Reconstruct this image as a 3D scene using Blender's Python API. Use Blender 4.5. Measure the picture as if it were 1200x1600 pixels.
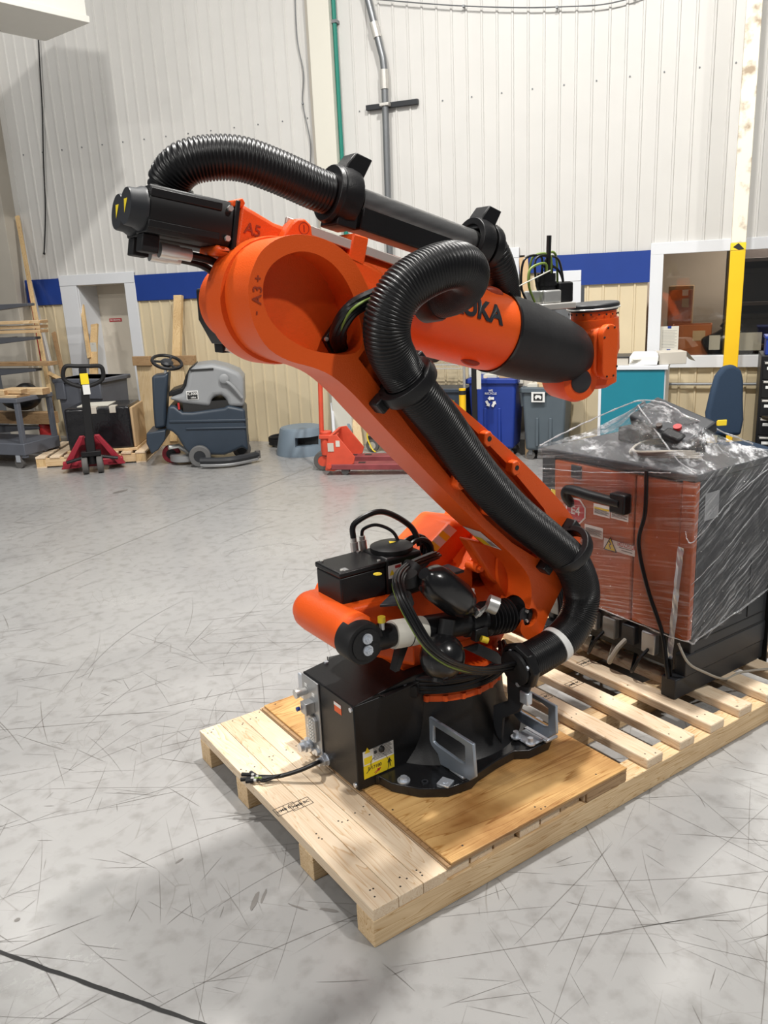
import bpy, bmesh, math, random
from mathutils import Vector, Matrix
random.seed(7)
for o in list(bpy.data.objects): bpy.data.objects.remove(o)
SC = bpy.context.scene
COL = SC.collection
PI = math.pi
# ------------------------------------------------------------------ camera
# world frame: x along the long side of the robot's pallet, y along its short side, z up, metres
C = Vector((-0.999888, -1.623858, 1.807981))
FW = Vector((0.540847, 0.797216, -0.268199)); RT = Vector((0.819459, -0.571313, -0.045701)); DN = Vector((-0.189659, -0.195061, -0.962279))
FPX = 1282.106
cd = bpy.data.cameras.new('camera'); cam = bpy.data.objects.new('camera', cd); COL.objects.link(cam)
UP = -DN; BK = -FW
cam.matrix_world = Matrix(((RT.x, UP.x, BK.x, C.x), (RT.y, UP.y, BK.y, C.y), (RT.z, UP.z, BK.z, C.z), (0, 0, 0, 1)))
cd.sensor_fit = 'VERTICAL'; cd.sensor_height = 32.0; cd.lens = FPX / 1600 * 32.0; cd.clip_start = .05; cd.clip_end = 100
SC.camera = cam
# ------------------------------------------------------------------ room frame (s along the back wall, n out of it, z)
K = .40; D0 = 8.75; YAW = 0.5960957
_c, _s = math.cos(YAW), math.sin(YAW); _h = math.hypot(1, K)
def lev2w(x, y): return (C.x + _c * x + _s * y, C.y - _s * x + _c * y)
def rp(s, n, z):
    x = s / _h + (D0 - n) * K / _h; y = -s * K / _h + (D0 - n) / _h
    a, b = lev2w(x, y); return Vector((a, b, z))
_wx = rp(1, 0, 0) - rp(0, 0, 0)
RANG = math.atan2(_wx.y, _wx.x)
# ------------------------------------------------------------------ world, lights, exposure
W = bpy.data.worlds.new('hall_air'); SC.world = W; W.use_nodes = True
W.node_tree.nodes['Background'].inputs[0].default_value = (.93, .96, 1.0, 1); W.node_tree.nodes['Background'].inputs[1].default_value = .12
def highbay(s, n, z, power, size=.5, col=(1, .972, .925)):
    ld = bpy.data.lights.new('high_bay_light', 'AREA'); ld.shape = 'DISK'; ld.size = size; ld.energy = power; ld.color = col
    o = bpy.data.objects.new('high_bay_light', ld); COL.objects.link(o); o.location = rp(s, n, z)
    return o
highbay(-.3, 4.6, 7.5, 600, .34)
highbay(-3.2, 5.4, 7.6, 430, .34)
highbay(-7.7, 2.2, 7.2, 70, .5)
highbay(4.5, 7.5, 7.5, 440, .4)
highbay(.4, 12.5, 7.5, 110, .6)  # unseen lamp added behind the camera as front fill
highbay(-4.5, 12.0, 7.5, 230, .5)
highbay(-8.0, 15.5, 7.0, 700, .6)  # unseen lamp added far back left to brighten the arm's left-facing sides
SC.view_settings.view_transform = 'Standard'; SC.view_settings.look = 'None'; SC.view_settings.gamma = 1.0
SC.view_settings.use_curve_mapping = False
SC.view_settings.exposure = -.08
# ------------------------------------------------------------------ pixel helper: meets the photo's ray with a real plane
def at(px, py, ax, val):
    d = FW + RT * ((px - 600) / FPX) + DN * ((py - 800) / FPX)
    t = (val - C[ax]) / d[ax]
    return C + d * t
def atw(px, py, n=0):           # on a plane n metres in front of the back wall -> (s, z)
    d = FW + RT * ((px - 600) / FPX) + DN * ((py - 800) / FPX)
    o = rp(0, n, 0); nn = (rp(0, 1, 0) - rp(0, 0, 0)); t = (o - C).dot(nn) / d.dot(nn); P = C + d * t
    return ((P - o).dot(_wx), P.z)
def sn(P):                      # world -> (s, n)
    o = rp(0, 0, 0); nn = (rp(0, 1, 0) - rp(0, 0, 0)); return ((P - o).dot(_wx), (P - o).dot(nn))
# ------------------------------------------------------------------ materials
M = {}
def nt(name):
    m = bpy.data.materials.new(name); m.use_nodes = True; t = m.node_tree
    return m, t, t.nodes['Principled BSDF']
def nd(t, typ, **kw):
    n = t.nodes.new(typ)
    for k, v in kw.items(): setattr(n, k, v)
    return n
def pm(name, col, rough=.5, metal=0, var=.08, scale=8, bump=0, bscale=120, coat=0, spec=.5, stretch=None):
    m, t, b = nt(name)
    b.inputs['Roughness'].default_value = rough; b.inputs['Metallic'].default_value = metal
    b.inputs['Coat Weight'].default_value = coat; b.inputs['Specular IOR Level'].default_value = spec
    tc = nd(t, 'ShaderNodeTexCoord'); mp = nd(t, 'ShaderNodeMapping'); t.links.new(tc.outputs['Object'], mp.inputs[0])
    if stretch: mp.inputs['Scale'].default_value = stretch
    no = nd(t, 'ShaderNodeTexNoise'); no.inputs['Scale'].default_value = scale; no.inputs['Detail'].default_value = 6
    t.links.new(mp.outputs[0], no.inputs['Vector'])
    mx = nd(t, 'ShaderNodeMix', data_type='RGBA')
    mx.inputs[6].default_value = tuple(max(0, c * (1 - var)) for c in col) + (1,); mx.inputs[7].default_value = tuple(min(1, c * (1 + var)) for c in col) + (1,)
    t.links.new(no.outputs['Fac'], mx.inputs[0]); t.links.new(mx.outputs[2], b.inputs['Base Color'])
    if bump:
        n2 = nd(t, 'ShaderNodeTexNoise'); n2.inputs['Scale'].default_value = bscale; n2.inputs['Detail'].default_value = 3
        t.links.new(mp.outputs[0], n2.inputs['Vector'])
        bp = nd(t, 'ShaderNodeBump'); bp.inputs['Strength'].default_value = bump; bp.inputs['Distance'].default_value = .004
        t.links.new(n2.outputs['Fac'], bp.inputs['Height']); t.links.new(bp.outputs[0], b.inputs['Normal'])
    M[name] = m; return m
def wood(name, light, dark, axis, rough=.6, fine=1.0, stain=.55, sc_=(.66, .58, .5)):
    m, t, b = nt(name); b.inputs['Roughness'].default_value = rough
    tc = nd(t, 'ShaderNodeTexCoord'); oi = nd(t, 'ShaderNodeObjectInfo')
    mul = nd(t, 'ShaderNodeMath', operation='MULTIPLY'); mul.inputs[1].default_value = 37.0; t.links.new(oi.outputs['Random'], mul.inputs[0])
    add = nd(t, 'ShaderNodeVectorMath', operation='ADD'); t.links.new(tc.outputs['Object'], add.inputs[0]); t.links.new(mul.outputs[0], add.inputs[1])
    sc = [14 * fine, 14 * fine, 14 * fine]; sc[axis] = 1.1 * fine
    mp = nd(t, 'ShaderNodeMapping'); mp.inputs['Scale'].default_value = sc; t.links.new(add.outputs[0], mp.inputs[0])
    n1 = nd(t, 'ShaderNodeTexNoise'); n1.inputs['Scale'].default_value = 1.0; n1.inputs['Detail'].default_value = 3; n1.inputs['Distortion'].default_value = .6
    t.links.new(mp.outputs[0], n1.inputs['Vector'])
    # growth rings: bands of the warped noise
    m1 = nd(t, 'ShaderNodeMath', operation='MULTIPLY'); m1.inputs[1].default_value = 15.0; t.links.new(n1.outputs['Fac'], m1.inputs[0])
    fr = nd(t, 'ShaderNodeMath', operation='FRACT'); t.links.new(m1.outputs[0], fr.inputs[0])
    cr = nd(t, 'ShaderNodeValToRGB'); e = cr.color_ramp.elements
    e[0].position = 0; e[0].color = light + (1,); e[1].position = .80; e[1].color = tuple(.62 * a + .38 * c for a, c in zip(light, dark)) + (1,)
    x = e.new(.93); x.color = dark + (1,); x = e.new(1.0); x.color = light + (1,)
    t.links.new(fr.outputs[0], cr.inputs[0])
    n2 = nd(t, 'ShaderNodeTexNoise'); n2.inputs['Scale'].default_value = 3.0; n2.inputs['Detail'].default_value = 5; t.links.new(add.outputs[0], n2.inputs['Vector'])
    mx = nd(t, 'ShaderNodeMix', data_type='RGBA', blend_type='MULTIPLY'); mx.inputs[0].default_value = stain
    r2 = nd(t, 'ShaderNodeValToRGB'); r2.color_ramp.elements[0].position = .3; r2.color_ramp.elements[0].color = sc_ + (1,); r2.color_ramp.elements[1].position = .6; r2.color_ramp.elements[1].color = (1, 1, 1, 1)
    t.links.new(n2.outputs['Fac'], r2.inputs[0]); t.links.new(cr.outputs[0], mx.inputs[6]); t.links.new(r2.outputs[0], mx.inputs[7])
    t.links.new(mx.outputs[2], b.inputs['Base Color'])
    M[name] = m; return m
ORANGE = (.76, .098, .010)
pm('orange', ORANGE, .42, 0, .06, 6, .25, 260, 0, .35)
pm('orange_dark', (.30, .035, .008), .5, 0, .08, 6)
pm('black', (.009, .009, .010), .38, 0, .2, 10, .15, 300, 0, .32)
pm('black_soft', (.012, .012, .013), .55, 0, .2, 10, spec=.3)
pm('black_gloss', (.010, .010, .011), .24, 0, .2, 6, .1, 90)
pm('rubber', (.008, .008, .009), .34, 0, .2, 10, spec=.38)
pm('motor_black', (.010, .010, .011), .42, 0, .15, 12, spec=.3)
pm('charcoal', (.026, .028, .032), .42, 0, .12, 6, spec=.35)
pm('nose_black', (.017, .017, .018), .55, 0, .45, 7, .15, 60, 0, .35)
pm('zinc', (.60, .64, .70), .32, .6, .12, 14)
pm('zinc_blue', (.36, .42, .50), .32, .65, .3, 9)
pm('steel', (.62, .62, .60), .32, .6, .12, 20)
pm('aluminium', (.62, .60, .56), .4, .45, .1, 10)
pm('panel_grey', (.42, .43, .44), .4, .7, .08, 12)
pm('pipe_worn', (.16, .16, .16), .25, .6, .55, 5, .1, 60, stretch=(2, 2, 9))
pm('yellow', (.85, .62, .03), .5, 0, .05)
pm('yellow_paint', (.88, .53, .01), .5, 0, .08, 4)
pm('label_yellow', (.86, .66, .02), .45, 0, .03)
pm('white_label', (.78, .78, .76), .5, 0, .03)
pm('paper', (.62, .60, .53), .7, 0, .04)
pm('ink', (.015, .015, .015), .6, 0, .0)
pm('red', (.42, .02, .02), .5, 0, .08)
pm('red_sign', (.50, .04, .05), .5, 0, .05)
pm('jack_red', (.33, .018, .035), .45, 0, .2, 9)
pm('jack_orange', (.62, .075, .035), .5, 0, .22, 9)
pm('fork_worn', (.24, .05, .055), .55, .2, .45, 7)
pm('green_cable', (.17, .25, .04), .5)
pm('green_pipe', (.01, .20, .15), .5)
pm('grey_cable', (.36, .33, .28), .6)
pm('wall_white', (.62, .61, .585), .36, 0, .05, 3)
pm('wall_cream', (.66, .56, .38), .42, 0, .10, 3)
pm('trim_white', (.70, .72, .75), .5, 0, .05, 4)
pm('pilaster_white', (.68, .66, .58), .4, 0, .03, 4)
pm('beige_trim', (.55, .51, .44), .5, 0, .08, 4)
pm('door_cream', (.70, .64, .54), .5, 0, .06, 3)
pm('band_blue', (.010, .042, .24), .45, 0, .1, 6)
pm('heater_white', (.78, .77, .72), .45, 0, .03)
pm('conduit', (.22, .23, .24), .4, .6, .1)
pm('teal', (.005, .19, .26), .5, 0, .08, 5)
pm('bin_blue', (.012, .04, .27), .45, 0, .1)
pm('bin_grey', (.085, .11, .13), .5, 0, .12)
pm('scrub_dark', (.028, .042, .062), .45, 0, .15, 6)
pm('scrub_grey', (.27, .28, .29), .45, 0, .08, 5)
pm('stool_grey', (.17, .22, .27), .55, 0, .12, 6)
pm('chair_fabric', (.022, .045, .085), .85, 0, .12, 60)
pm('cart_grey', (.115, .125, .15), .5, .1, .15, 6)
pm('rack_grey', (.10, .105, .12), .5, .1, .15, 6)
pm('tool_black', (.008, .008, .009), .4, 0, .1)
pm('wheel_grey', (.12, .12, .12), .6)
pm('tyre', (.10, .095, .09), .7)
pm('room_inside', (.44, .36, .28), .8, 0, .1, 3)
pm('dark_rack', (.055, .04, .034), .7, 0, .2)
pm('box_brown', (.42, .26, .13), .7, 0, .1)
pm('box_orange', (.42, .12, .03), .6, 0, .15)
pm('cardboard', (.52, .36, .20), .8, 0, .08)
pm('joint_dark', (.02, .02, .02), .8)
pm('joint_grey', (.24, .23, .21), .8)
pm('bag_black', (.012, .012, .014), .18, 0, .3, 8, 1.0, 22)
pm('seal_green', (.35, .8, .6), .5)
pm('nail', (.05, .04, .035), .6, .3)
pm('jar_grey', (.2, .2, .19), .6, 0, .3, 20)
wood('pine', (.80, .66, .49), (.62, .42, .24), 1)
wood('pine_x', (.78, .59, .36), (.50, .29, .11), 0)
wood('pine_z', (.76, .56, .30), (.52, .31, .13), 2)
wood('pine_dark', (.42, .27, .14), (.25, .14, .06), 0)
wood('plywood', (.74, .47, .19), (.42, .20, .05), 0, .5, .7, 1.0, (.40, .27, .15))
pm('cab_orange', (.40, .085, .02), .45, 0, .08, 6)
pm('scratch', (.155, .145, .135), .5)
wood('pale_board', (.74, .58, .36), (.62, .44, .22), 2, .6, .5)
# concrete floor: stain clouds, hairline scratches in several directions, semi-gloss sealer
def concrete():
    m, t, b = nt('concrete'); L = t.links
    tc = nd(t, 'ShaderNodeTexCoord')
    n1 = nd(t, 'ShaderNodeTexNoise'); n1.inputs['Scale'].default_value = .9; n1.inputs['Detail'].default_value = 10; n1.inputs['Roughness'].default_value = .62; L.new(tc.outputs['Object'], n1.inputs['Vector'])
    cr = nd(t, 'ShaderNodeValToRGB'); e = cr.color_ramp.elements
    e[0].position = .25; e[0].color = (.275, .272, .268, 1); e[1].position = .75; e[1].color = (.35, .346, .338, 1); L.new(n1.outputs['Fac'], cr.inputs[0])
    n2 = nd(t, 'ShaderNodeTexNoise'); n2.inputs['Scale'].default_value = 14; n2.inputs['Detail'].default_value = 8; L.new(tc.outputs['Object'], n2.inputs['Vector'])
    r2 = nd(t, 'ShaderNodeValToRGB'); r2.color_ramp.elements[0].position = .28; r2.color_ramp.elements[0].color = (.80, .79, .78, 1); r2.color_ramp.elements[1].position = .5; r2.color_ramp.elements[1].color = (1, 1, 1, 1); L.new(n2.outputs['Fac'], r2.inputs[0])
    mx = nd(t, 'ShaderNodeMix', data_type='RGBA', blend_type='MULTIPLY'); mx.inputs[0].default_value = 1; L.new(cr.outputs[0], mx.inputs[6]); L.new(r2.outputs[0], mx.inputs[7])
    cur = mx.outputs[2]
    for (ang, sx, sy, wdt, thr, dist, dark, off) in ((.75, 3.0, 13.0, .02, .54, .25, .25, 17), (1.9, 4.0, 18.0, .03, .56, .35, .25, 23), (2.75, 2.2, 11.0, .018, .55, .2, .25, 31)):
        mp = nd(t, 'ShaderNodeMapping'); mp.inputs['Rotation'].default_value = (0, 0, ang); mp.inputs['Location'].default_value = (off, off * .7, 0); L.new(tc.outputs['Object'], mp.inputs[0])
        wn = nd(t, 'ShaderNodeTexNoise'); wn.inputs['Scale'].default_value = 1.3; wn.inputs['Detail'].default_value = 2; L.new(mp.outputs[0], wn.inputs['Vector'])
        sb = nd(t, 'ShaderNodeVectorMath', operation='SCALE'); sb.inputs['Scale'].default_value = dist; L.new(wn.outputs['Color'], sb.inputs[0])
        ad = nd(t, 'ShaderNodeVectorMath', operation='ADD'); L.new(mp.outputs[0], ad.inputs[0]); L.new(sb.outputs[0], ad.inputs[1])
        ms = nd(t, 'ShaderNodeVectorMath', operation='MULTIPLY'); ms.inputs[1].default_value = (sx, sy, 1); L.new(ad.outputs[0], ms.inputs[0])
        vo = nd(t, 'ShaderNodeTexVoronoi', feature='DISTANCE_TO_EDGE', voronoi_dimensions='2D'); vo.inputs['Scale'].default_value = 1; L.new(ms.outputs[0], vo.inputs['Vector'])
        lt = nd(t, 'ShaderNodeMapRange'); lt.inputs[1].default_value = 0; lt.inputs[2].default_value = wdt; lt.inputs[3].default_value = 1; lt.inputs[4].default_value = 0; L.new(vo.outputs['Distance'], lt.inputs[0])
        mk = nd(t, 'ShaderNodeTexNoise'); mk.inputs['Scale'].default_value = 2.2; mk.inputs['Detail'].default_value = 4; L.new(mp.outputs[0], mk.inputs['Vector'])
        mr = nd(t, 'ShaderNodeMapRange'); mr.inputs[1].default_value = thr; mr.inputs[2].default_value = thr + .12; L.new(mk.outputs['Fac'], mr.inputs[0])
        mu = nd(t, 'ShaderNodeMath', operation='MULTIPLY'); L.new(lt.outputs[0], mu.inputs[0]); L.new(mr.outputs[0], mu.inputs[1])
        m2 = nd(t, 'ShaderNodeMath', operation='MULTIPLY'); m2.inputs[1].default_value = dark + .25; L.new(mu.outputs[0], m2.inputs[0])
        mm = nd(t, 'ShaderNodeMix', data_type='RGBA'); L.new(m2.outputs[0], mm.inputs[0]); L.new(cur, mm.inputs[6]); mm.inputs[7].default_value = (.13, .115, .10, 1); cur = mm.outputs[2]
    L.new(cur, b.inputs['Base Color'])
    rr = nd(t, 'ShaderNodeMapRange'); rr.inputs[3].default_value = .14; rr.inputs[4].default_value = .36; L.new(n1.outputs['Fac'], rr.inputs[0]); L.new(rr.outputs[0], b.inputs['Roughness'])
    bp = nd(t, 'ShaderNodeBump'); bp.inputs['Strength'].default_value = .12; bp.inputs['Distance'].default_value = .01; L.new(n2.outputs['Fac'], bp.inputs['Height']); L.new(bp.outputs[0], b.inputs['Normal'])
    M['concrete'] = m
concrete()
# stained column: white paint flaking over brown
def flaky():
    m, t, b = nt('flaky_paint'); tc = nd(t, 'ShaderNodeTexCoord'); n = nd(t, 'ShaderNodeTexNoise'); n.inputs['Scale'].default_value = 9; n.inputs['Detail'].default_value = 9
    t.links.new(tc.outputs['Object'], n.inputs['Vector']); cr = nd(t, 'ShaderNodeValToRGB'); e = cr.color_ramp.elements
    e[0].position = .30; e[0].color = (.40, .31, .22, 1); e[1].position = .46; e[1].color = (.86, .80, .66, 1); t.links.new(n.outputs['Fac'], cr.inputs[0]); t.links.new(cr.outputs[0], b.inputs['Base Color']); b.inputs['Roughness'].default_value = .5
    M['flaky'] = m
flaky()
# stretch film: clear glossy sheet, crumpled, with pulled whitish streaks that also paint in streak highlights
def film(name, lo, hi, gloss, sx, sy, sz, rot):
    m, t, b = nt(name); L = t.links
    tr = nd(t, 'ShaderNodeBsdfTransparent'); tr.inputs[0].default_value = (.96, .96, .97, 1)
    df = nd(t, 'ShaderNodeBsdfDiffuse'); df.inputs[0].default_value = (.85, .86, .88, 1); gl = nd(t, 'ShaderNodeBsdfGlossy'); gl.inputs['Roughness'].default_value = .08
    tc = nd(t, 'ShaderNodeTexCoord'); mp = nd(t, 'ShaderNodeMapping'); mp.inputs['Rotation'].default_value = rot; L.new(tc.outputs['Object'], mp.inputs[0])
    ms = nd(t, 'ShaderNodeVectorMath', operation='MULTIPLY'); ms.inputs[1].default_value = (sx, sy, sz); L.new(mp.outputs[0], ms.inputs[0])
    n1 = nd(t, 'ShaderNodeTexNoise'); n1.inputs['Scale'].default_value = 1; n1.inputs['Detail'].default_value = 8; n1.inputs['Roughness'].default_value = .7; L.new(ms.outputs[0], n1.inputs['Vector'])
    n3 = nd(t, 'ShaderNodeTexNoise'); n3.inputs['Scale'].default_value = 2.6; n3.inputs['Detail'].default_value = 4; L.new(tc.outputs['Object'], n3.inputs['Vector'])
    r1 = nd(t, 'ShaderNodeMapRange'); r1.inputs[1].default_value = .50; r1.inputs[2].default_value = .66; L.new(n1.outputs['Fac'], r1.inputs[0])
    r3 = nd(t, 'ShaderNodeMapRange'); r3.inputs[1].default_value = .36; r3.inputs[2].default_value = .66; r3.inputs[3].default_value = .15; L.new(n3.outputs['Fac'], r3.inputs[0])
    sm = nd(t, 'ShaderNodeMath', operation='MULTIPLY'); L.new(r1.outputs[0], sm.inputs[0]); L.new(r3.outputs[0], sm.inputs[1])
    mr = nd(t, 'ShaderNodeMapRange'); mr.inputs[1].default_value = 0; mr.inputs[2].default_value = 1; mr.inputs[3].default_value = lo; mr.inputs[4].default_value = hi; L.new(sm.outputs[0], mr.inputs[0])
    bp = nd(t, 'ShaderNodeBump'); bp.inputs['Strength'].default_value = 1.0; bp.inputs['Distance'].default_value = .03; L.new(n1.outputs['Fac'], bp.inputs['Height']); L.new(bp.outputs[0], gl.inputs['Normal'])
    m1 = nd(t, 'ShaderNodeMixShader'); L.new(mr.outputs[0], m1.inputs[0]); L.new(tr.outputs[0], m1.inputs[1]); L.new(df.outputs[0], m1.inputs[2])
    m2 = nd(t, 'ShaderNodeMixShader'); m2.inputs[0].default_value = gloss; L.new(m1.outputs[0], m2.inputs[1]); L.new(gl.outputs[0], m2.inputs[2])
    L.new(m2.outputs[0], t.nodes['Material Output'].inputs[0]); M[name] = m
film('film', .015, .60, .075, 3.0, 3.0, 90.0, (.16, -.10, 0))
film('film_side', .02, .80, .09, 4.0, 4.0, 90.0, (0, .55, 0))
film('film_top', .02, .80, .12, 22, 7, 22, (.3, .2, .5))
film('film_rope', .35, .75, .35, 30, 30, 30, (.3, .2, 0))
def glassm():
    m, t, b = nt('window_glass'); tr = nd(t, 'ShaderNodeBsdfTransparent'); gl = nd(t, 'ShaderNodeBsdfGlossy'); gl.inputs['Roughness'].default_value = .03
    mix = nd(t, 'ShaderNodeMixShader'); mix.inputs[0].default_value = .10; tr.inputs[0].default_value = (.86, .85, .82, 1)
    t.links.new(tr.outputs[0], mix.inputs[1]); t.links.new(gl.outputs[0], mix.inputs[2]); t.links.new(mix.outputs[0], t.nodes['Material Output'].inputs[0]); M['glass'] = m
glassm()
# ------------------------------------------------------------------ mesh helpers
def V(*a): return Vector(a)
class MB:
    def __init__(s): s.v = []; s.f = []
    def add(s, vs, fs, Mx=None):
        b = len(s.v)
        s.v += [tuple(Mx @ Vector(v)) if Mx else tuple(v) for v in vs]
        s.f += [tuple(b + i for i in f) for f in fs]; return s
    def box(s, x0, x1, y0, y1, z0, z1, Mx=None):
        vs = [(x0, y0, z0), (x1, y0, z0), (x1, y1, z0), (x0, y1, z0), (x0, y0, z1), (x1, y0, z1), (x1, y1, z1), (x0, y1, z1)]
        return s.add(vs, [(3, 2, 1, 0), (4, 5, 6, 7), (0, 1, 5, 4), (1, 2, 6, 5), (2, 3, 7, 6), (3, 0, 4, 7)], Mx)
    def prism(s, poly, ax, a, b, Mx=None):       # polygon in the two axes other than ax
        def mk(p, t):
            q = [0, 0, 0]; o = [i for i in range(3) if i != ax]; q[o[0]], q[o[1]], q[ax] = p[0], p[1], t; return tuple(q)
        n = len(poly); vs = [mk(p, a) for p in poly] + [mk(p, b) for p in poly]
        fs = [tuple(range(n))[::-1], tuple(range(n, 2 * n))] + [(i, (i + 1) % n, n + (i + 1) % n, n + i) for i in range(n)]
        return s.add(vs, fs, Mx)
    def lathe(s, prof, org, axis, n=32, Mx=None, closed=False):   # prof: (r, h) along axis
        org = Vector(org); a = Vector(axis).normalized(); e = a.orthogonal().normalized(); g = a.cross(e)
        vs = []; fs = []
        for r, h in prof:
            for i in range(n):
                t = 2 * PI * i / n; vs.append(tuple(org + a * h + (e * math.cos(t) + g * math.sin(t)) * max(r, 1e-5)))
        m = len(prof)
        for j in range(m - 1):
            for i in range(n): fs.append((j * n + i, j * n + (i + 1) % n, (j + 1) * n + (i + 1) % n, (j + 1) * n + i))
        if closed:
            for i in range(n): fs.append(((m - 1) * n + i, (m - 1) * n + (i + 1) % n, (i + 1) % n, i))
        else: fs += [tuple(range(n))[::-1], tuple(range((m - 1) * n, m * n))]
        return s.add(vs, fs, Mx)
    def cyl(s, p0, p1, r0, r1=None, n=20, Mx=None):
        p0 = Vector(p0); p1 = Vector(p1); L = (p1 - p0).length
        return s.lathe([(r0, 0), (r0 if r1 is None else r1, L)], p0, p1 - p0, n, Mx)
    def tube(s, pts, r, n=10, Mx=None):
        pts = [Vector(p) for p in pts]; m = len(pts); vs = []; fs = []
        tan = [(pts[min(i + 1, m - 1)] - pts[max(i - 1, 0)]).normalized() for i in range(m)]
        e = tan[0].orthogonal().normalized()
        for i in range(m):
            e = (e - tan[i] * e.dot(tan[i])).normalized(); g = tan[i].cross(e); rr = r[i] if isinstance(r, (list, tuple)) else r
            for k in range(n):
                a = 2 * PI * k / n; vs.append(tuple(pts[i] + (e * math.cos(a) + g * math.sin(a)) * rr))
        for j in range(m - 1):
            for i in range(n): fs.append((j * n + i, j * n + (i + 1) % n, (j + 1) * n + (i + 1) % n, (j + 1) * n + i))
        fs += [tuple(range(n))[::-1], tuple(range((m - 1) * n, m * n))]
        return s.add(vs, fs, Mx)
    def ball(s, c, r, n=20, m=12, axis=(0, 0, 1), Mx=None):
        r = r if isinstance(r, (tuple, list)) else (r, r)      # (radial, along axis)
        return s.lathe([(r[0] * math.sin(PI * j / m), -r[1] * math.cos(PI * j / m)) for j in range(m + 1)], c, axis, n, Mx)
    def mesh(s, name):
        me = bpy.data.meshes.new(name); me.from_pydata(s.v, [], s.f)
        bm = bmesh.new(); bm.from_mesh(me); bmesh.ops.recalc_face_normals(bm, faces=bm.faces); bm.to_mesh(me); bm.free(); return me
    def build(s, name, mat, parent=None, bevel=0, seg=2, ang=35, smooth=True, org=None):
        if parent is not None and org is None and parent.get('_org') is not None:
            o3 = Vector(parent['_org']); s.v = [tuple(Vector(v) - o3) for v in s.v]
        me = s.mesh(name); me.materials.append(M[mat])
        if smooth:
            me.polygons.foreach_set('use_smooth', [True] * len(me.polygons)); me.set_sharp_from_angle(angle=math.radians(ang))
        o = bpy.data.objects.new(name, me); COL.objects.link(o)
        if parent is not None:
            o.parent = parent
            if parent.get('_org') is not None: o['_org'] = parent['_org']
        if bevel:
            b = o.modifiers.new('bevel', 'BEVEL'); b.width = bevel; b.segments = seg; b.limit_method = 'ANGLE'; b.angle_limit = math.radians(40); b.harden_normals = False
        return o
def spline(pts, n=16, closed=False):
    P = [Vector(p) for p in pts]; out = []
    for i in range(len(P) - 1):
        a = P[max(i - 1, 0)]; b = P[i]; c = P[i + 1]; d = P[min(i + 2, len(P) - 1)]
        for k in range(n):
            t = k / n; out.append(.5 * ((2 * b) + (c - a) * t + (2 * a - 5 * b + 4 * c - d) * t * t + (3 * b - a - 3 * c + d) * t ** 3))
    out.append(P[-1]); return out
def smooth2d(pts, n=4):
    N = len(pts); out = []
    for i in range(N):
        a, b, c, d = [Vector(pts[(i + k) % N]) for k in (-1, 0, 1, 2)]
        for k in range(n): t = k / n; q = .5 * ((2 * b) + (c - a) * t + (2 * a - 5 * b + 4 * c - d) * t * t + (3 * b - a - 3 * c + d) * t ** 3); out.append((q.x, q.y))
    return out
def resample(pts, step):
    out = [pts[0].copy()]; acc = 0
    for a, b in zip(pts, pts[1:]):
        L = (b - a).length; d = step - acc
        while d <= L: out.append(a.lerp(b, d / L)); d += step
        acc = L - (d - step)
    return out
def hose(mb, pts, r, pitch=.009, depth=.005, n=26):
    p = resample(spline(pts, 24), pitch / 4); rr = [r - depth, r - depth * .15, r, r - depth * .15]
    return mb.tube(p, [rr[i % 4] for i in range(len(p))], n)
def cut(o, mb):
    me = mb.mesh('cut'); c = bpy.data.objects.new('cut', me); COL.objects.link(c); c.matrix_world = Matrix()
    if o.get('_org') is not None: me.transform(Matrix.Translation(-Vector(o['_org'])))
    par = o.parent; o.parent = None
    old = list(o.modifiers); keep = [(m.width, m.segments, m.angle_limit) for m in old]
    for m in old: o.modifiers.remove(m)
    b = o.modifiers.new('b', 'BOOLEAN'); b.operation = 'DIFFERENCE'; b.object = c; b.solver = 'EXACT'
    dg = bpy.context.evaluated_depsgraph_get(); dg.update()
    nm = bpy.data.meshes.new_from_object(o.evaluated_get(dg)); o.modifiers.clear(); o.data = nm
    bpy.data.objects.remove(c); o.parent = par
    for w, sg, an in keep:
        b = o.modifiers.new('bevel', 'BEVEL'); b.width = w; b.segments = sg; b.limit_method = 'ANGLE'; b.angle_limit = an
    nm.polygons.foreach_set('use_smooth', [True] * len(nm.polygons)); nm.set_sharp_from_angle(angle=math.radians(35))
def tag(o, label=None, cat=None, group=None, kind=None):
    if label: o['label'] = label
    if cat: o['category'] = cat
    if group: o['group'] = group
    if kind: o['kind'] = kind
    return o
def thing(name, label, cat, loc=(0, 0, 0), rz=0, group=None, absolute=False):
    o = bpy.data.objects.new(name, None); COL.objects.link(o); o.location = loc; o.rotation_euler = (0, 0, rz); o.empty_display_size = .1
    if absolute: o['_org'] = tuple(loc)
    return tag(o, label, cat, group)
def rthing(name, label, cat, s, n, rz=0, z=0, group=None): return thing(name, label, cat, rp(s, n, z), RANG + rz, group)
def text(name, s, size, Mx, mat, parent, ext=.0006, bold=.012):
    cu = bpy.data.curves.new('t', 'FONT'); cu.body = s; cu.size = size; cu.extrude = ext; cu.offset = bold * size; cu.align_x = 'CENTER'; cu.align_y = 'CENTER'
    o = bpy.data.objects.new('t', cu); COL.objects.link(o)
    dg = bpy.context.evaluated_depsgraph_get(); dg.update(); me = bpy.data.meshes.new_from_object(o.evaluated_get(dg)); bpy.data.objects.remove(o)
    if parent is not None and parent.get('_org') is not None: Mx = Matrix.Translation(-Vector(parent['_org'])) @ Mx
    me.transform(Mx); me.materials.clear(); me.materials.append(M[mat])
    o = bpy.data.objects.new(name, me); COL.objects.link(o); o.parent = parent
    if parent is not None and parent.get('_org') is not None: o['_org'] = parent['_org']
    return o
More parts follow.
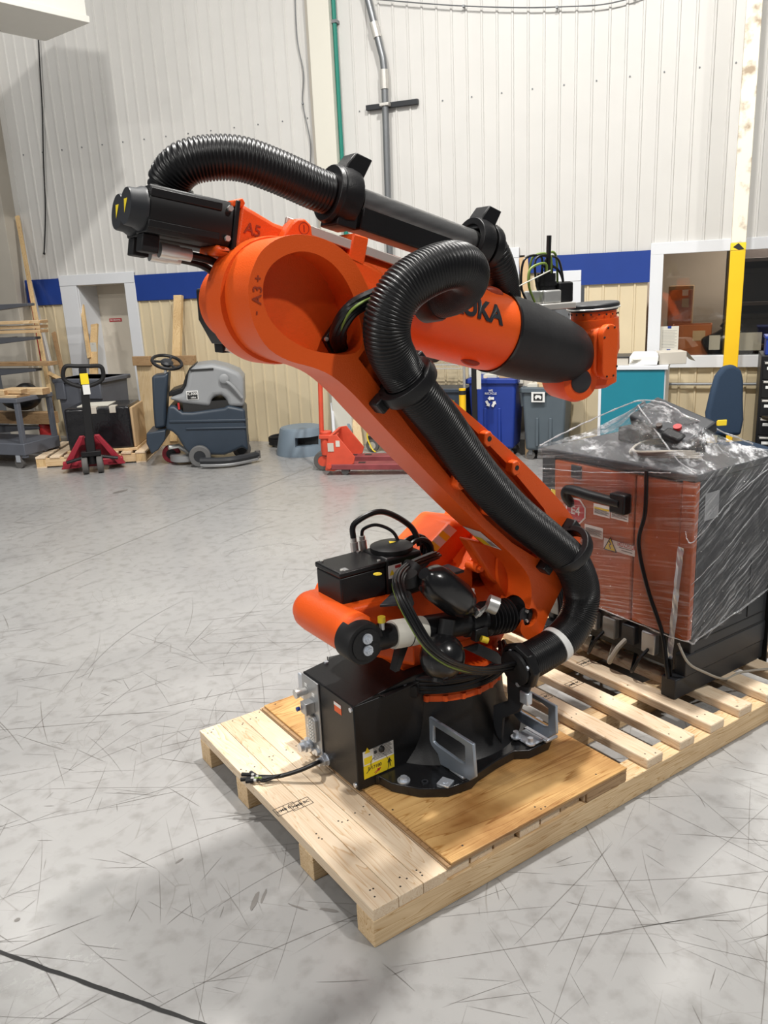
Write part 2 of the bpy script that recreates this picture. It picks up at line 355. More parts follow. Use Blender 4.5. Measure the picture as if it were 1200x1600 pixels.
def frame(o, x, y):              # matrix with local x, y given as world vectors, origin o
    x = Vector(x).normalized(); z = x.cross(Vector(y)).normalized(); y = z.cross(x)
    return Matrix(((x.x, y.x, z.x, o[0]), (x.y, y.y, z.y, o[1]), (x.z, y.z, z.z, o[2]), (0, 0, 0, 1)))
def dup(root, loc, rz=None):
    r = root.copy(); COL.objects.link(r); r.location = loc
    if rz is not None: r.rotation_euler = (0, 0, rz)
    for ch in list(root.children):
        c = ch.copy(); COL.objects.link(c); c.parent = r
        for g in list(ch.children):
            d = g.copy(); COL.objects.link(d); d.parent = c
    return r
# ================================================================== the setting
fl = MB(); fl.add([(-14, -14, 0), (22, -14, 0), (22, 22, 0), (-14, 22, 0)], [(0, 1, 2, 3)])
floor = tag(fl.build('floor', 'concrete', smooth=False), kind='structure', label='scratched grey sealed concrete floor')
def joint(p0, p1, w, mat, z=.0015):
    a = at(*p0, 2, 0); b = at(*p1, 2, 0); d = (b - a).normalized(); a = a - d * .6; b = b + d * .6; e = Vector((-d.y, d.x, 0)) * w / 2; m = MB(); n = 60; vs = []; fs = []
    for i in range(n + 1):
        p = a.lerp(b, i / n); j1 = 1 + random.uniform(-.25, .45); j2 = 1 + random.uniform(-.25, .45)
        vs += [tuple(p - e * j1 + V(0, 0, z)), tuple(p + e * j2 + V(0, 0, z))]
    for i in range(n): fs.append((2 * i, 2 * i + 1, 2 * i + 3, 2 * i + 2))
    return m.add(vs, fs).build('joint', mat, floor, smooth=False)
joint((0, 1488), (312, 1600), .011, 'joint_dark')
# fork-truck scratches: long thin arcs scored into the sealer
sm_ = MB(); rs = random.Random(3)
for i in range(1300):
    cx_, cy_ = rs.uniform(-1.6, 5.0), rs.uniform(-1.4, 6.5)
    if rs.random() < .5: cx_, cy_ = rs.uniform(-1.4, 1.8), rs.uniform(-1.2, 2.5)
    a_ = rs.choice((.35, 1.15, 2.3, 2.75)) + rs.gauss(0, .35); L_ = min(2.2, rs.expovariate(4.5) + .03); kv = rs.gauss(0, .35); w_ = rs.choice((.0005, .0006, .0008, .0013)) * (1 + .15 * max(0, cy_)); n_ = max(3, int(L_ / .08)); pts = []; x_, y_ = cx_, cy_
    for j in range(n_ + 1): pts.append(V(x_, y_, .0007)); x_ += math.cos(a_) * L_ / n_; y_ += math.sin(a_) * L_ / n_; a_ += kv * L_ / n_
    vs = []
    for j, p_ in enumerate(pts):
        d_ = (pts[min(j + 1, n_)] - pts[max(j - 1, 0)]).normalized(); e_ = V(-d_.y, d_.x, 0) * w_ * (1 - abs(2 * j / n_ - 1) ** 3 * .9); vs += [tuple(p_ - e_), tuple(p_ + e_)]
    sm_.add(vs, [(2 * j, 2 * j + 1, 2 * j + 3, 2 * j + 2) for j in range(n_)])
def smudge(px, py, l, w, a):
    P_ = at(px, py, 2, .0008); q_ = [(P_.x + (l * math.cos(t_) * (1 + .3 * rs.random())) * math.cos(a) - w * math.sin(t_) * math.sin(a), P_.y + l * math.cos(t_) * math.sin(a) + w * math.sin(t_) * (1 + .4 * rs.random()) * math.cos(a), .0009) for t_ in [k * PI / 8 for k in range(16)]]; sm_.add(q_, [tuple(range(16))])
for a_ in ((398, 1408, .04, .008, .9), (412, 1400, .03, .004, .9), (515, 1422, .03, .006, 2.2), (465, 1417, .035, .003, 2.0), (27, 1437, .008, .006, 0), (1160, 740, .05, .01, .2), (188, 768, .08, .03, .3), (280, 1345, .015, .004, .3)): smudge(*a_)
tag(sm_.build('scratches', 'scratch', floor, smooth=False), 'dark hairline scratches in the concrete', kind='stuff')
joint((0, 929), (478, 733), .008, 'joint_grey')
# ribbed steel wall, six ribs to a sheet; openings (s0, s1, z0, z1)
OPEN = [(-7.62, -6.76, 0, 2.0), (-.50, 1.9, .95, 2.0), (-2.25, -1.92, 0, 2.02), (-1.56, -1.30, 1.30, 1.77)]
wall = tag(bpy.data.objects.new('wall_back', None), kind='structure', label='ribbed sheet steel wall, white above and cream below'); COL.objects.link(wall); wall.location = rp(0, 0, 0); wall.rotation_euler = (0, 0, RANG)
RIB = .152
def strip(mb, x, z0, z1):      # one rib pitch: flat pan, raised rib; wall faces local -y
    pr = [(0, 0), (.020, -.0), (.026, -.012), (.042, -.012), (.048, 0), (RIB, 0)]
    vs = [(x + a, b, z) for z in (z0, z1) for a, b in pr]; n = len(pr)
    mb.add(vs, [(i, i + 1, n + i + 1, n + i) for i in range(n - 1)])
def panels(z0, z1, mat, nm):
    s = -8.5
    while s < 3.2:
        mb = MB(); segs = []
        for k in range(6):
            x = s + k * RIB; zz = [(z0, z1)]
            for (a, b, c, d) in OPEN:
                if x + RIB > a + .02 and x < b - .02:
                    nz = []
                    for (p, q) in zz:
                        if c > p: nz.append((p, min(q, c)))
                        if d < q: nz.append((max(p, d), q))
                    zz = [(p, q) for p, q in nz if q - p > .01]
            for p, q in zz: strip(mb, x, p, q)
        if mb.v:
            o = mb.build(nm, mat, wall, smooth=False)
            sc = MB()
            if nm == 'white_sheet':
                for k in range(0, 6, 2): sc.cyl((s + k * RIB + .075, 0, 3.56), (s + k * RIB + .075, -.006, 3.56), .008, n=6)
                sc.build('screw', 'conduit', o, smooth=False)
        s += RIB * 6
panels(0, 1.88, 'wall_cream', 'cream_sheet')
panels(1.88, 8.0, 'wall_white', 'white_sheet')
def wbox(name, mat, s0, s1, n0, n1, z0, z1, bevel=.004):
    m = MB(); m.box(s0, s1, -n1, -n0, z0, z1); return m.build(name, mat, wall, bevel)
def sbox(name, mat, s0, s1, n0, n1, z0, z1, label):     # top-level setting piece
    m = MB(); m.box(s0, s1, -n1, -n0, z0, z1); o = m.build(name, mat, None, .004); o.location = rp(0, 0, 0); o.rotation_euler = (0, 0, RANG); return tag(o, label, kind='structure')
sbox('trim_1', 'band_blue', -9.0, -7.83, .017, .026, 1.735, 2.06, 'blue painted band left of the recessed door')
sbox('trim_2', 'band_blue', -6.66, -4.05, .017, .026, 1.735, 2.045, 'blue painted band right of the recessed door')
m = MB(); m.prism([(-1.88, 2.0), (-.575, 2.0), (-.575, 1.70), (-1.245, 1.70), (-1.245, 1.84), (-1.88, 1.84)], 1, -.026, -.017); o = m.build('trim_3', 'band_blue'); o.location = rp(0, 0, 0); o.rotation_euler = (0, 0, RANG); tag(o, 'blue painted band between the side door and the window', kind='structure')
# recessed door on the left
d1 = tag(bpy.data.objects.new('door_1', None), 'cream door set back in a pale grey frame', kind='structure'); COL.objects.link(d1); d1.location = rp(0, 0, 0); d1.rotation_euler = (0, 0, RANG)
def dp(name, mat, s0, s1, n0, n1, z0, z1, par=None, bevel=.003):
    m = MB(); m.box(s0, s1, -n1, -n0, z0, z1); return m.build(name, mat, par or d1, bevel)
dp('frame_jamb', 'trim_white', -7.83, -7.57, .0, .03, 0, 2.08); dp('frame_jamb', 'trim_white', -6.82, -6.66, .0, .03, 0, 2.08); dp('frame_head', 'trim_white', -7.83, -6.66, .0, .034, 1.96, 2.09)
dp('reveal', 'trim_white', -7.60, -7.565, -.36, 0, 0, 1.98); dp('reveal', 'trim_white', -6.82, -6.79, -.36, 0, 0, 1.98); dp('reveal', 'door_cream', -7.6, -6.79, -.36, 0, 1.95, 1.98)
leaf = dp('door_leaf', 'door_cream', -7.57, -6.80, -.40, -.35, 0, 1.95)
dsx, dsz = atw(180, 500, -.34); dp('sign', 'red_sign', dsx - .10, dsx + .10, -.349, -.344, dsz - .022, dsz + .022, leaf)
text('sign_text', 'NO SMOKING', .026, Matrix.Translation((dsx, .343, dsz)) @ Matrix.Rotation(PI / 2, 4, 'X'), 'white_label', leaf)
# narrow side door with exit light behind
d2 = tag(bpy.data.objects.new('door_2', None), 'open side doorway in a white frame with a green exit sign inside', kind='structure'); COL.objects.link(d2); d2.location = rp(0, 0, 0); d2.rotation_euler = (0, 0, RANG)
dp('frame_jamb', 'trim_white', -1.955, -1.865, .0, .03, 0, 2.09, d2); dp('frame_jamb', 'trim_white', -2.42, -2.22, .0, .03, 0, 2.09, d2); dp('frame_head', 'trim_white', -2.42, -1.865, .0, .034, 2.0, 2.10, d2)
dp('dark_room', 'beige_trim', -2.6, -1.6, -1.2, -1.15, 0, 2.3, d2); dp('exit_sign', 'seal_green', -2.12, -1.98, -.5, -.47, 1.84, 1.95, d2)
# small hatch window under the band
w2 = tag(bpy.data.objects.new('window_2', None), 'small dark hatch window in a white frame below the blue band', kind='structure'); COL.objects.link(w2); w2.location = rp(0, 0, 0); w2.rotation_euler = (0, 0, RANG)
dp('frame', 'trim_white', -1.34, -1.235, 0, .03, 1.2, 1.842, w2); dp('frame', 'trim_white', -1.64, -1.54, 0, .03, 1.2, 1.842, w2); dp('frame', 'trim_white', -1.64, -1.235, 0, .034, 1.742, 1.846, w2); dp('sill', 'trim_white', -1.64, -1.235, 0, .034, 1.2, 1.30, w2)
dp('pane', 'conduit', -1.56, -1.3, -.10, -.09, 1.25, 1.8, w2)
# office window on the right with the storeroom behind it
w1 = tag(bpy.data.objects.new('window_1', None), 'wide office window in a pale grey frame', kind='structure'); COL.objects.link(w1); w1.location = rp(0, 0, 0); w1.rotation_euler = (0, 0, RANG)
dp('frame', 'trim_white', -.575, -.455, 0, .035, .87, 2.06, w1); dp('frame', 'trim_white', -.575, 1.9, 0, .036, 1.955, 2.062, w1); dp('sill', 'trim_white', -.56, 1.9, 0, .05, .87, .985, w1); dp('frame', 'trim_white', .92, 1.05, 0, .035, .95, 2.0, w1)
dp('pane', 'glass', -.46, 1.9, -.03, -.026, .97, 1.97, w1)
sbox('wall_storeroom', 'room_inside', -.7, 2.6, -2.3, -2.2, 0, 2.6, 'tan back wall of the storeroom behind the window')
sbox('wall_storeroom_side', 'room_inside', -.75, -.65, -2.3, -.05, 0, 2.6, 'tan side wall of the storeroom behind the window')
sbox('ceiling', 'room_inside', -.75, 2.6, -2.3, -.04, 2.5, 2.6, 'tan ceiling of the storeroom behind the window')
def atwall_thing(name, label, cat, s, n, z, **k): return rthing(name, label, cat, s, n, 0, z, **k)
def tbox(par, name, mat, x0, x1, y0, y1, z0, z1, bevel=.004, Mx=None):
    m = MB(); m.box(x0, x1, y0, y1, z0, z1, Mx); return m.build(name, mat, par, bevel)
sl_ = highbay(.6, -1.2, 2.45, 45, .6); sl_.name = 'storeroom_light'
# storeroom contents
t = rthing('storage_cabinet', 'tall orange brown cabinet with labels behind the office window', 'cabinet', atw(1061, 500, -.75)[0], -.75); czt = atw(1061, 447, -.75)[1]
tbox(t, 'body', 'box_brown', -.12, .13, 0, .4, 0, czt); tbox(t, 'door', 'box_orange', -.11, .12, -.015, 0, .1, czt - .04); tbox(t, 'paper_label', 'paper', .02, .08, -.02, -.015, czt - .10, czt - .04); tbox(t, 'paper_label', 'cardboard', .02, .09, -.02, -.015, czt - .22, czt - .13)
t = rthing('tote_box', 'open orange cardboard tote on the shelf inside the window', 'box', -.16, -.32, 0, .9)
tbox(t, 'bottom', 'box_orange', -.2, .18, 0, .25, 0, .02)
for a in ((-.2, .18, 0, .01), (-.2, .18, .24, .25), (-.2, -.19, 0, .25), (.17, .18, 0, .25)): tbox(t, 'side', 'box_orange', *a, 0, .36)
tbox(t, 'paper_label', 'cardboard', 0, .12, -.004, -.001, .2, .3)
t = rthing('storage_rack', 'dark metal shelving full of stock seen through the office window', 'shelf', .55, -1.1)
for x in (-.42, .5):
    for y in (0, .4): tbox(t, 'post', 'dark_rack', x, x + .05, y, y + .05, 0, 2.0)
for z in (.5, .95, 1.4, 1.85): tbox(t, 'shelf', 'dark_rack', -.42, .55, 0, .45, z, z + .04)
tbox(t, 'back', 'dark_rack', -.42, .55, .44, .45, 0, 2.0)
for i, (x, z, w, h, mt) in enumerate([(-.3, .54, .3, .3, 'tool_black'), (.05, .54, .4, .35, 'charcoal'), (-.34, .99, .4, .32, 'charcoal'), (.1, .99, .35, .38, 'bin_grey'), (-.3, 1.44, .36, .34, 'tool_black'), (.12, 1.44, .32, .3, 'charcoal')]):
    b = rthing('stock_box', ['black carton on the low shelf left behind the window', 'charcoal carton on the low shelf right behind the window', 'charcoal carton on the middle shelf left behind the window', 'grey carton on the middle shelf right behind the window', 'black carton on the top shelf left behind the window', 'charcoal carton on the top shelf right behind the window'][i], 'box', .55, -1.1, 0, 0, 'cartons on the storeroom rack')
    tbox(b, 'carton', mt, x, x + w, .05, .38, z, z + h, .01); tbox(b, 'lid', mt, x - .006, x + w + .006, .044, .386, z + h - .05, z + h + .004)
t = rthing('leaning_board', 'pale timber board standing inside the office window', 'board', .20, -.6); tbox(t, 'board', 'pine_z', -.02, .03, 0, .02, 0, 1.85); tbox(t, 'paint_end', 'pine_dark', -.021, .031, -.001, .021, 1.72, 1.851)
t = rthing('cardboard_sheet', 'tan cardboard sheet leaning at the window edge', 'cardboard', .95, -.2); tbox(t, 'sheet', 'cardboard', -.14, .12, 0, .02, 0, 1.45); tbox(t, 'fold', 'cardboard', .12, .13, 0, .12, 0, 1.40)
for i, (s, z0, z1, lab) in enumerate([(-.37, 1.02, 1.27, 'white printed notice taped to the window bottom left'), (.05, 1.03, 1.17, 'small white sheet leaning inside the window'), (.32, 1.02, 1.19, 'white card behind the window next to the yellow column')]):
    n = .002 if i == 0 else -.06
    w = (.085, .05, .15)[i]; t = rthing('notice', lab, 'paper', s, -.02 if i == 0 else -.06, 0, 0, 'papers at the office window'); tbox(t, 'sheet', 'paper', -w, w, 0, .002, z0, z1, 0)
    if i == 0:
        for z in (1.035, 1.26): tbox(t, 'tape', 'band_blue', -.02, .015, -.002, 0, z - .012, z + .012, 0)
        ln = MB()
        for j in range(12): ln.box(-.07, .05 + .02 * (j % 2), -.001, 0, 1.06 + j * .015, 1.063 + j * .015)
        ln.build('print_lines', 'jar_grey', t, smooth=False)
bg = rthing('bag', 'crumpled black plastic bag heaped behind the window glass', 'bag', .16, -.28, 0, .93)
m = MB(); m.ball((0, 0, .12), (.22, .2), 24, 14)
m.v = [(x * (1 + .25 * math.sin(9 * z + 5 * x)), y * .5, z * (1 + .18 * math.sin(13 * x + 4 * y))) for x, y, z in m.v]; m.build('film', 'bag_black', bg); m = MB(); m.tube(spline([(-.05, 0, .30), (0, 0, .36), (.05, .02, .33)], 6), .025, 8); m.build('knot', 'bag_black', bg)
# pilaster, pipe, conduit
sbox('trim_4', 'pilaster_white', -4.03, -3.79, 0, .14, 0, 8, 'white boxed pilaster running up the wall')
sbox('trim_5', 'beige_trim', -4.10, -4.03, 0, .05, 0, 8, 'beige edge strip beside the white pilaster')
sbox('trim_6', 'beige_trim', -8.9, -8.40, 0, .20, 0, 8, 'beige corner post at the left end of the wall')
t = rthing('water_pipe', 'thin green pipe running up the wall beside the white pilaster', 'pipe', -3.765, .06); m = MB(); m.cyl((0, 0, 0), (0, 0, 8), .022, n=10); m.build('pipe', 'green_pipe', t)
m = MB(); [m.box(-.03, .03, -.025, .06, z, z + .03) for z in (1.2, 2.8, 4.4)]; m.build('bracket', 'conduit', t)
t = rthing('conduit_run', 'grey electrical conduit bending away near the wall corner on a strut', 'conduit', -3.26, .08)
m = MB(); m.tube(spline([(0, 0, 0), (0, 0, 2), (.02, 0, 3.6), (.02, 0, 3.95), (-.02, 0, 4.15), (-.15, 0, 4.7), (-.3, 0, 5.4)], 8), .035, 12); m.build('pipe', 'conduit', t)
m = MB(); m.box(-.21, .36, .03, .075, 3.55, 3.60); m.build('strut', 'charcoal', t, .003)
m = MB(); m.cyl((.02, 0, 3.72), (.02, 0, 3.90), .043, n=14); m.build('coupling', 'aluminium', t); m = MB(); m.cyl((-.035, 0, 4.2), (-.07, 0, 4.34), .043, n=14); m.build('coupling', 'aluminium', t)
m = MB(); m.box(-.03, .07, -.045, .04, 3.56, 3.59); m.build('clamp', 'aluminium', t, .004)
t = rthing('wall_cable', 'thin dark cable hanging down the wall under the white unit', 'cable', -8.02, .03)
wc = [V(atw(px_, py_, .03)[0] + 8.02, 0, atw(px_, py_, .03)[1]) for px_, py_ in ((58, 20), (62, 100), (66, 170), (68, 250), (71, 330), (69, 396))]; m = MB(); m.tube(spline(wc, 8), .008, 6); m.build('cable', 'black_soft', t); m = MB(); m.ball(wc[-1], .016, 8, 6); m.build('cable_end', 'black_soft', t)
t = rthing('wall_cable', 'thin loose cable on the wall just left of the white pilaster', 'cable', -4.2, .03)
m = MB(); m.tube(spline([(.02, 0, 5.2), (-.02, 0, 4.4), (.03, 0, 4.0), (.0, 0, 3.7), (.06, 0, 3.3), (.03, 0, 2.9), (.1, 0, 2.5), (.12, 0, 2.1)], 8), .006, 6); m.build('cable', 'conduit', t); m = MB(); m.ball((.0, 0, 3.7), .014, 8, 6); m.build('clip', 'conduit', t)
t = rthing('sagging_cable', 'thin cable sagging across the upper right wall', 'cable', -2.0, .05)
m = MB(); m.tube(spline([(-1.3, 0, 4.55), (-.4, 0, 4.36), (.5, 0, 4.22), (1.2, 0, 4.20), (2.2, 0, 4.5)], 8), .006, 6); m.build('cable', 'conduit', t); m = MB(); [m.box(x - .01, x + .01, -.01, .03, z - .01, z + .01) for x, z in ((-.4, 4.36), (.5, 4.22), (1.2, 4.2))]; m.build('clip', 'conduit', t)
# yellow column standing before the window
s0, z0 = atw(1131, 560, .5); s1, _ = atw(1153, 560, .5)
sc = (s0 + s1) / 2
t = rthing('steel_column', 'square steel column, yellow below and flaking white above', 'column', sc, .42); w = (s1 - s0) / 2 + .002
tbox(t, 'yellow_section', 'yellow_paint', -w, w, -.08, .08, 0, 1.945); tbox(t, 'white_section', 'flaky', -w, w, -.08, .08, 2.01, 8)
o = tbox(t, 'tape_band', 'yellow', -w - .002, w + .002, -.082, .082, 1.945, 2.01); m = MB(); m.add([(-w * .7, -.0835, 1.975), (-.0, -.0835, 2.008), (w * .8, -.0835, 1.955), (.1 * w, -.0835, 1.948)], [(0, 1, 2, 3)]); m.build('black_chevron', 'ink', o, smooth=False)
# white hanging unit at the top left, skewed to the wall
ua, ub, ud, ue = at(138, 36, 2, 4.35), at(95, 68, 2, 4.35), at(0, 52, 2, 4.35), at(0, 4, 2, 4.35)
t = thing('hanging_unit', 'white boxed heater unit hanging at the top left corner', 'heater', (ua.x, ua.y, 4.35), math.atan2(ua.y - ue.y, ua.x - ue.x))
dw = (Vector((ub.x, ub.y)) - Vector((ua.x, ua.y))).length
m = MB(); m.box(-1.7, 0, 0, dw, .012, 1.0); o = m.build('casing', 'heater_white', t, .012)
tbox(t, 'lower_rail', 'heater_white', -1.72, .012, -.012, dw + .012, 0, .06); tbox(t, 'louvre_opening', 'ink', -1.5, -.35, -.004, .01, .14, .75)
for i in range(6): tbox(t, 'louvre', 'charcoal', -1.5, -.35, -.03, .0, .16 + i * .1, .18 + i * .1, .002)
m = MB(); m.tube(spline([(-.75, dw - .05, 0), (-.70, dw - .05, -.05), (-.62, dw - .05, -.01), (-.55, dw - .05, -.05), (-.5, dw - .04, 0)], 6), .008, 6); m.build('loose_wire', 'black_soft', t)
for x in (-1.4, -.2): m = MB(); m.cyl((x, dw / 2, 1.0), (x, dw / 2, 3.4), .012, n=8); m.build('hanger_rod', 'conduit', t)
# ================================================================== the pallet
PL, PW = 2.44, 1.233
pal = thing('pallet', 'long new pine pallet carrying the robot and the wrapped cabinet', 'pallet', (0, 0, 0))
m = MB(); m.box(0, PL, 0, .089, 0, .089); st = m.mesh('stringer'); st.materials.append(M['pine_x'])
for v in (0, .341, .811, 1.144):
    o = bpy.data.objects.new('stringer', st); COL.objects.link(o); o.parent = pal; o.location = (0, v, 0)
    b = o.modifiers.new('bevel', 'BEVEL'); b.width = .002; b.segments = 1
m = MB(); m.box(.0008, .0882, 0, PW, .089, .127); bd = m.mesh('deck_board'); bd.materials.append(M['pine'])
deck = [0, .089, .178] + [.270 + i * .0995 for i in range(8)] + [1.188 + i * .1872 for i in range(7)]
boards = []
for i, u in enumerate(deck):
    o = bpy.data.objects.new('deck_board', bd); COL.objects.link(o); o.parent = pal; o.location = (u, (0 if i < 3 else .008 + .006 * (i % 3) if i < 11 else 0), 0)
    b = o.modifiers.new('bevel', 'BEVEL'); b.width = .002 if i < 11 else .006; b.segments = 2; boards.append(o)
nl = MB()
for i, u in enumerate(deck):
    if 3 <= i < 11: continue
    for v in (0, .341, .811, 1.144):
        for k in range(3 if i < 3 else 2):
            x = u + random.uniform(.012, .077); y = v + random.uniform(.012, .077); nl.cyl((x, y, .1268), (x, y, .1274), .0032, n=8)
nl.build('nail_heads', 'nail', pal, smooth=False)['kind'] = 'stuff'
def stamp(px, py, u, par, sz=.018, txt='HMB BC', rot=0):
    P = at(px, py, 2, .1275); Mx = frame(P, (1, 0, 0), (0, 1, 0)) if not rot else frame(P, (0, 1, 0), (-1, 0, 0))
    q = MB(); w, h = .038, .022
    for (a, b, c, d) in ((-w, w, -h, -h + .002), (-w, w, h - .002, h), (-w, -w + .002, -h, h), (w - .002, w, -h, h), (-.001, .001, -h, h)): q.box(a, b, c, d, 0, .0003, Mx)
    o = q.build('grade_stamp_frame', 'ink', pal, smooth=False); text('grade_stamp_text', txt, sz, Mx, 'ink', pal, .0003)
for px, py in ((446, 1264), (470, 1256), (915, 1035), (897, 1068), (848, 1090)): stamp(px, py, 0, pal)
# plywood sheets under the robot
ply = thing('plywood_sheet', 'stained plywood sheet between the robot base and the pallet boards', 'plywood', (.270, -.002, .127))
m = MB(); m.box(0, .80, 0, 1.225, 0, .009); m.build('lower_ply', 'pine_dark', ply, .0015)
m = MB(); m.box(.012, .802, .0, 1.222, .009, .018); m.build('upper_ply', 'plywood', ply, .0015)
m = MB(); m.box(.60, .80, 0, .10, -.034, -.002); m.build('edge_batten', 'pine_dark', ply, .002)
nl = MB()
for i in range(16):
    x = .02 + .76 * random.random(); y = random.choice((.02, .04, 1.2)) if i % 2 else random.random() * 1.2; nl.cyl((x, y, .0178), (x, y, .0184), .0035, n=8)
nl.build('nail_heads', 'nail', ply, smooth=False)['kind'] = 'stuff'
# ================================================================== the robot
Z0 = .145; A1 = Vector((.73, .63))
rob = thing('industrial_robot', 'big orange six-axis robot arm with black ribbed dress-pack hoses on the pallet', 'robot', (A1.x, A1.y, Z0), absolute=True)
def xz(px, py, v): p = at(px, py, 1, v); return (p.x, p.z)
def yz(px, py, u): p = at(px, py, 0, u); return (p.y, p.z)
def xy(px, py, z): p = at(px, py, 2, z); return (p.x, p.y)
# --- base casting
near = [xy(*q, Z0) for q in ((592, 1226), (613, 1238), (657, 1247), (700, 1246), (737, 1233), (747, 1222), (775, 1203), (803, 1187), (827, 1186), (857, 1172), (864, 1155))]
far = [(x, 2 * A1.y - y) for x, y in near][::-1]
m = MB(); m.prism(near + [(near[-1][0] + .01, near[-1][1] + .1)] + [(1.02, .45), (1.02, .81)] + far + [(.33, .80), (.33, .46)], 2, Z0, Z0 + .036)
plate = m.build('base_plate', 'black_gloss', rob, .012, 3)
m = MB(); m.lathe([(.335, .02), (.315, .04), (.285, .075), (.264, .12), (.254, .18), (.250, .245)], (A1.x, A1.y, Z0), (0, 0, 1), 64)
body = m.build('base_casting', 'black', rob)
m = MB()      # ribs towards the lobes
for a in (-2.2, -.75, .75, 2.2):
    d = Vector((math.cos(a), math.sin(a), 0)); e = Vector((-d.y, d.x, 0)); c = Vector((A1.x, A1.y, 0))
    pts = [(.24, .03), (.44, .03), (.44, .045), (.34, .09), (.27, .19), (.24, .19)]
    for sgn in (0,):
        vs = [tuple(c + d * r + e * t + V(0, 0, Z0 + h)) for t in (-.07, .07) for r, h in pts]; n = len(pts)
        m.add(vs, [tuple(range(n)), tuple(range(n, 2 * n))] + [(i, (i + 1) % n, n + (i + 1) % n, n + i) for i in range(n)])
pass
# connection box at the back
m = MB(); m.box(.256, .60, .462, .80, .152, .470); cb = m.build('connection_box', 'black', rob, .004)
m = MB(); m.prism([(.258, .47), (.60, .47), (.60, .50), (.48, .50)], 1, .464, .798); m.build('sloped_cover', 'black', cb, .003)
# round swing cover on its lid
pts = [(A1.x + r * math.cos(a), A1.y + r * math.sin(a)) for r, aa in ((.40, [2.62 + i * .0916 for i in range(12)]),) for a in aa]
m = MB(); m.prism(pts + [(.56, .46), (.56, .80)], 2, .4702, .4765); m.build('swing_plate', 'nose_black', cb, .0015)
m = MB(); m.tube(spline([(x - .004, y, .477) for x, y in pts], 3), .0025, 6); m.build('seal_bead', 'black_gloss', cb)
sb = MB()
for (x, y) in ((.40, .49), (.47, .475), (.345, .78)): sb.cyl((x, y, .476), (x, y, .488), .009, n=6); sb.cyl((x, y, .476), (x, y, .480), .013, n=14)
sb.build('lid_bolt', 'zinc', cb, smooth=False)
sb = MB()
for (y, z) in ((.475, .455), (.475, .170), (.79, .455), (.70, .45)): sb.cyl((.256, y, z), (.250, y, z), .0085, n=12)
sb.build('corner_screw', 'zinc', cb)
# connector panel
m = MB(); m.box(.249, .256, .685, .80, .165, .465); cp = m.build('connector_panel', 'panel_grey', rob, .002)
m = MB(); m.cyl((.25, .775, .405), (.215, .775, .405), .014, n=14); m.cyl((.215, .775, .405), (.205, .775, .405), .017, n=14); m.build('round_connector', 'steel', cp)
m = MB(); m.box(.212, .25, .715, .755, .34, .385); m.build('square_connector', 'panel_grey', cp, .003)
m = MB(); m.cyl((.212, .762, .352), (.20, .762, .352), .008, n=10); m.build('blue_plug', 'band_blue', cp)
m = MB(); m.prism([(.70, .235), (.715, .222), (.745, .222), (.758, .235), (.758, .315), (.745, .328), (.715, .328), (.70, .315)], 0, .236, .25); mc = m.build('multi_pin_socket', 'panel_grey', cp, .003)
q = MB()
for i in range(3):
    for j in range(7): q.cyl((.237, .715 + i * .013, .236 + j * .0125), (.231, .715 + i * .013, .236 + j * .0125), .004, n=8)
q.build('socket_pins', 'white_label', mc, smooth=False)['kind'] = 'stuff'
m = MB(); m.cyl((.25, .765, .195), (.20, .765, .195), .016, n=14); m.cyl((.225, .765, .195), (.215, .765, .195), .024, n=6); m.cyl((.24, .765, .195), (.234, .765, .195), .028, n=18); m.build('ground_stud', 'zinc', cp)
m = MB(); m.cyl((.25, .715, .185), (.238, .715, .185), .014, n=6); m.cyl((.25, .74, .176), (.24, .74, .176), .012, n=6); m.build('stud', 'zinc', cp)
q = MB()
for (y, z) in ((.77, .43), (.72, .41), (.74, .33), (.775, .26), (.71, .205)): q.box(.2478, .2492, y - .009, y + .009, z - .006, z + .006)
q.build('tag_plate', 'white_label', cp, smooth=False)
# box labels
P = [yz(522, 1095, .256), yz(534, 1118, .256)]
m = MB(); m.box(.2548, .256, P[1][0], P[0][0], P[1][1], P[0][1]); lb = m.build('orange_label', 'orange', cb, smooth=False); m = MB(); m.box(.2542, .2549, P[1][0], P[0][0], P[0][1] - .012, P[0][1]); m.build('label_strip', 'white_label', lb, smooth=False)
lx0, lz0 = xz(569, 1218, .462); lx1, lz1 = xz(614, 1156, .462)
def flat(name, mat, x0, x1, z0, z1, par, y=.4605, t=.0012): q = MB(); q.box(x0, x1, y, y + t, z0, z1); return q.build(name, mat, par, smooth=False)
zm = .52 * lz0 + .48 * lz1
lw = flat('warning_label', 'white_label', lx0, lx1, zm, lz1, cb); ly = flat('hazard_label', 'label_yellow', lx0, lx1, lz0, zm, cb)
def tri(name, cx, cz, s, mat, par, y): q = MB(); q.add([(cx - s, y, cz - s * .8), (cx + s, y, cz - s * .8), (cx, y, cz + s)], [(0, 1, 2)]); return q.build(name, mat, par, smooth=False)
tri('triangle_mark', lx0 + .018, zm + .055, .012, 'label_yellow', lw, .4601); flat('yellow_strip', 'label_yellow', lx0 + .003, lx0 + .036, zm + .004, zm + .03, lw, .460, .0004)
q = MB()
for j in range(9): q.box(lx0 + .042, lx1 - .006 - .004 * (j % 3), .4600, .4604, zm + .008 + j * .0055, zm + .010 + j * .0055)
for (x, z, w) in ((lx0 + .05, lz1 - .016, .006), (lx0 + .075, lz1 - .014, .012)): q.ball((x, .4602, z), (w, w), 10, 6)
q.build('print_lines', 'ink', lw, smooth=False)
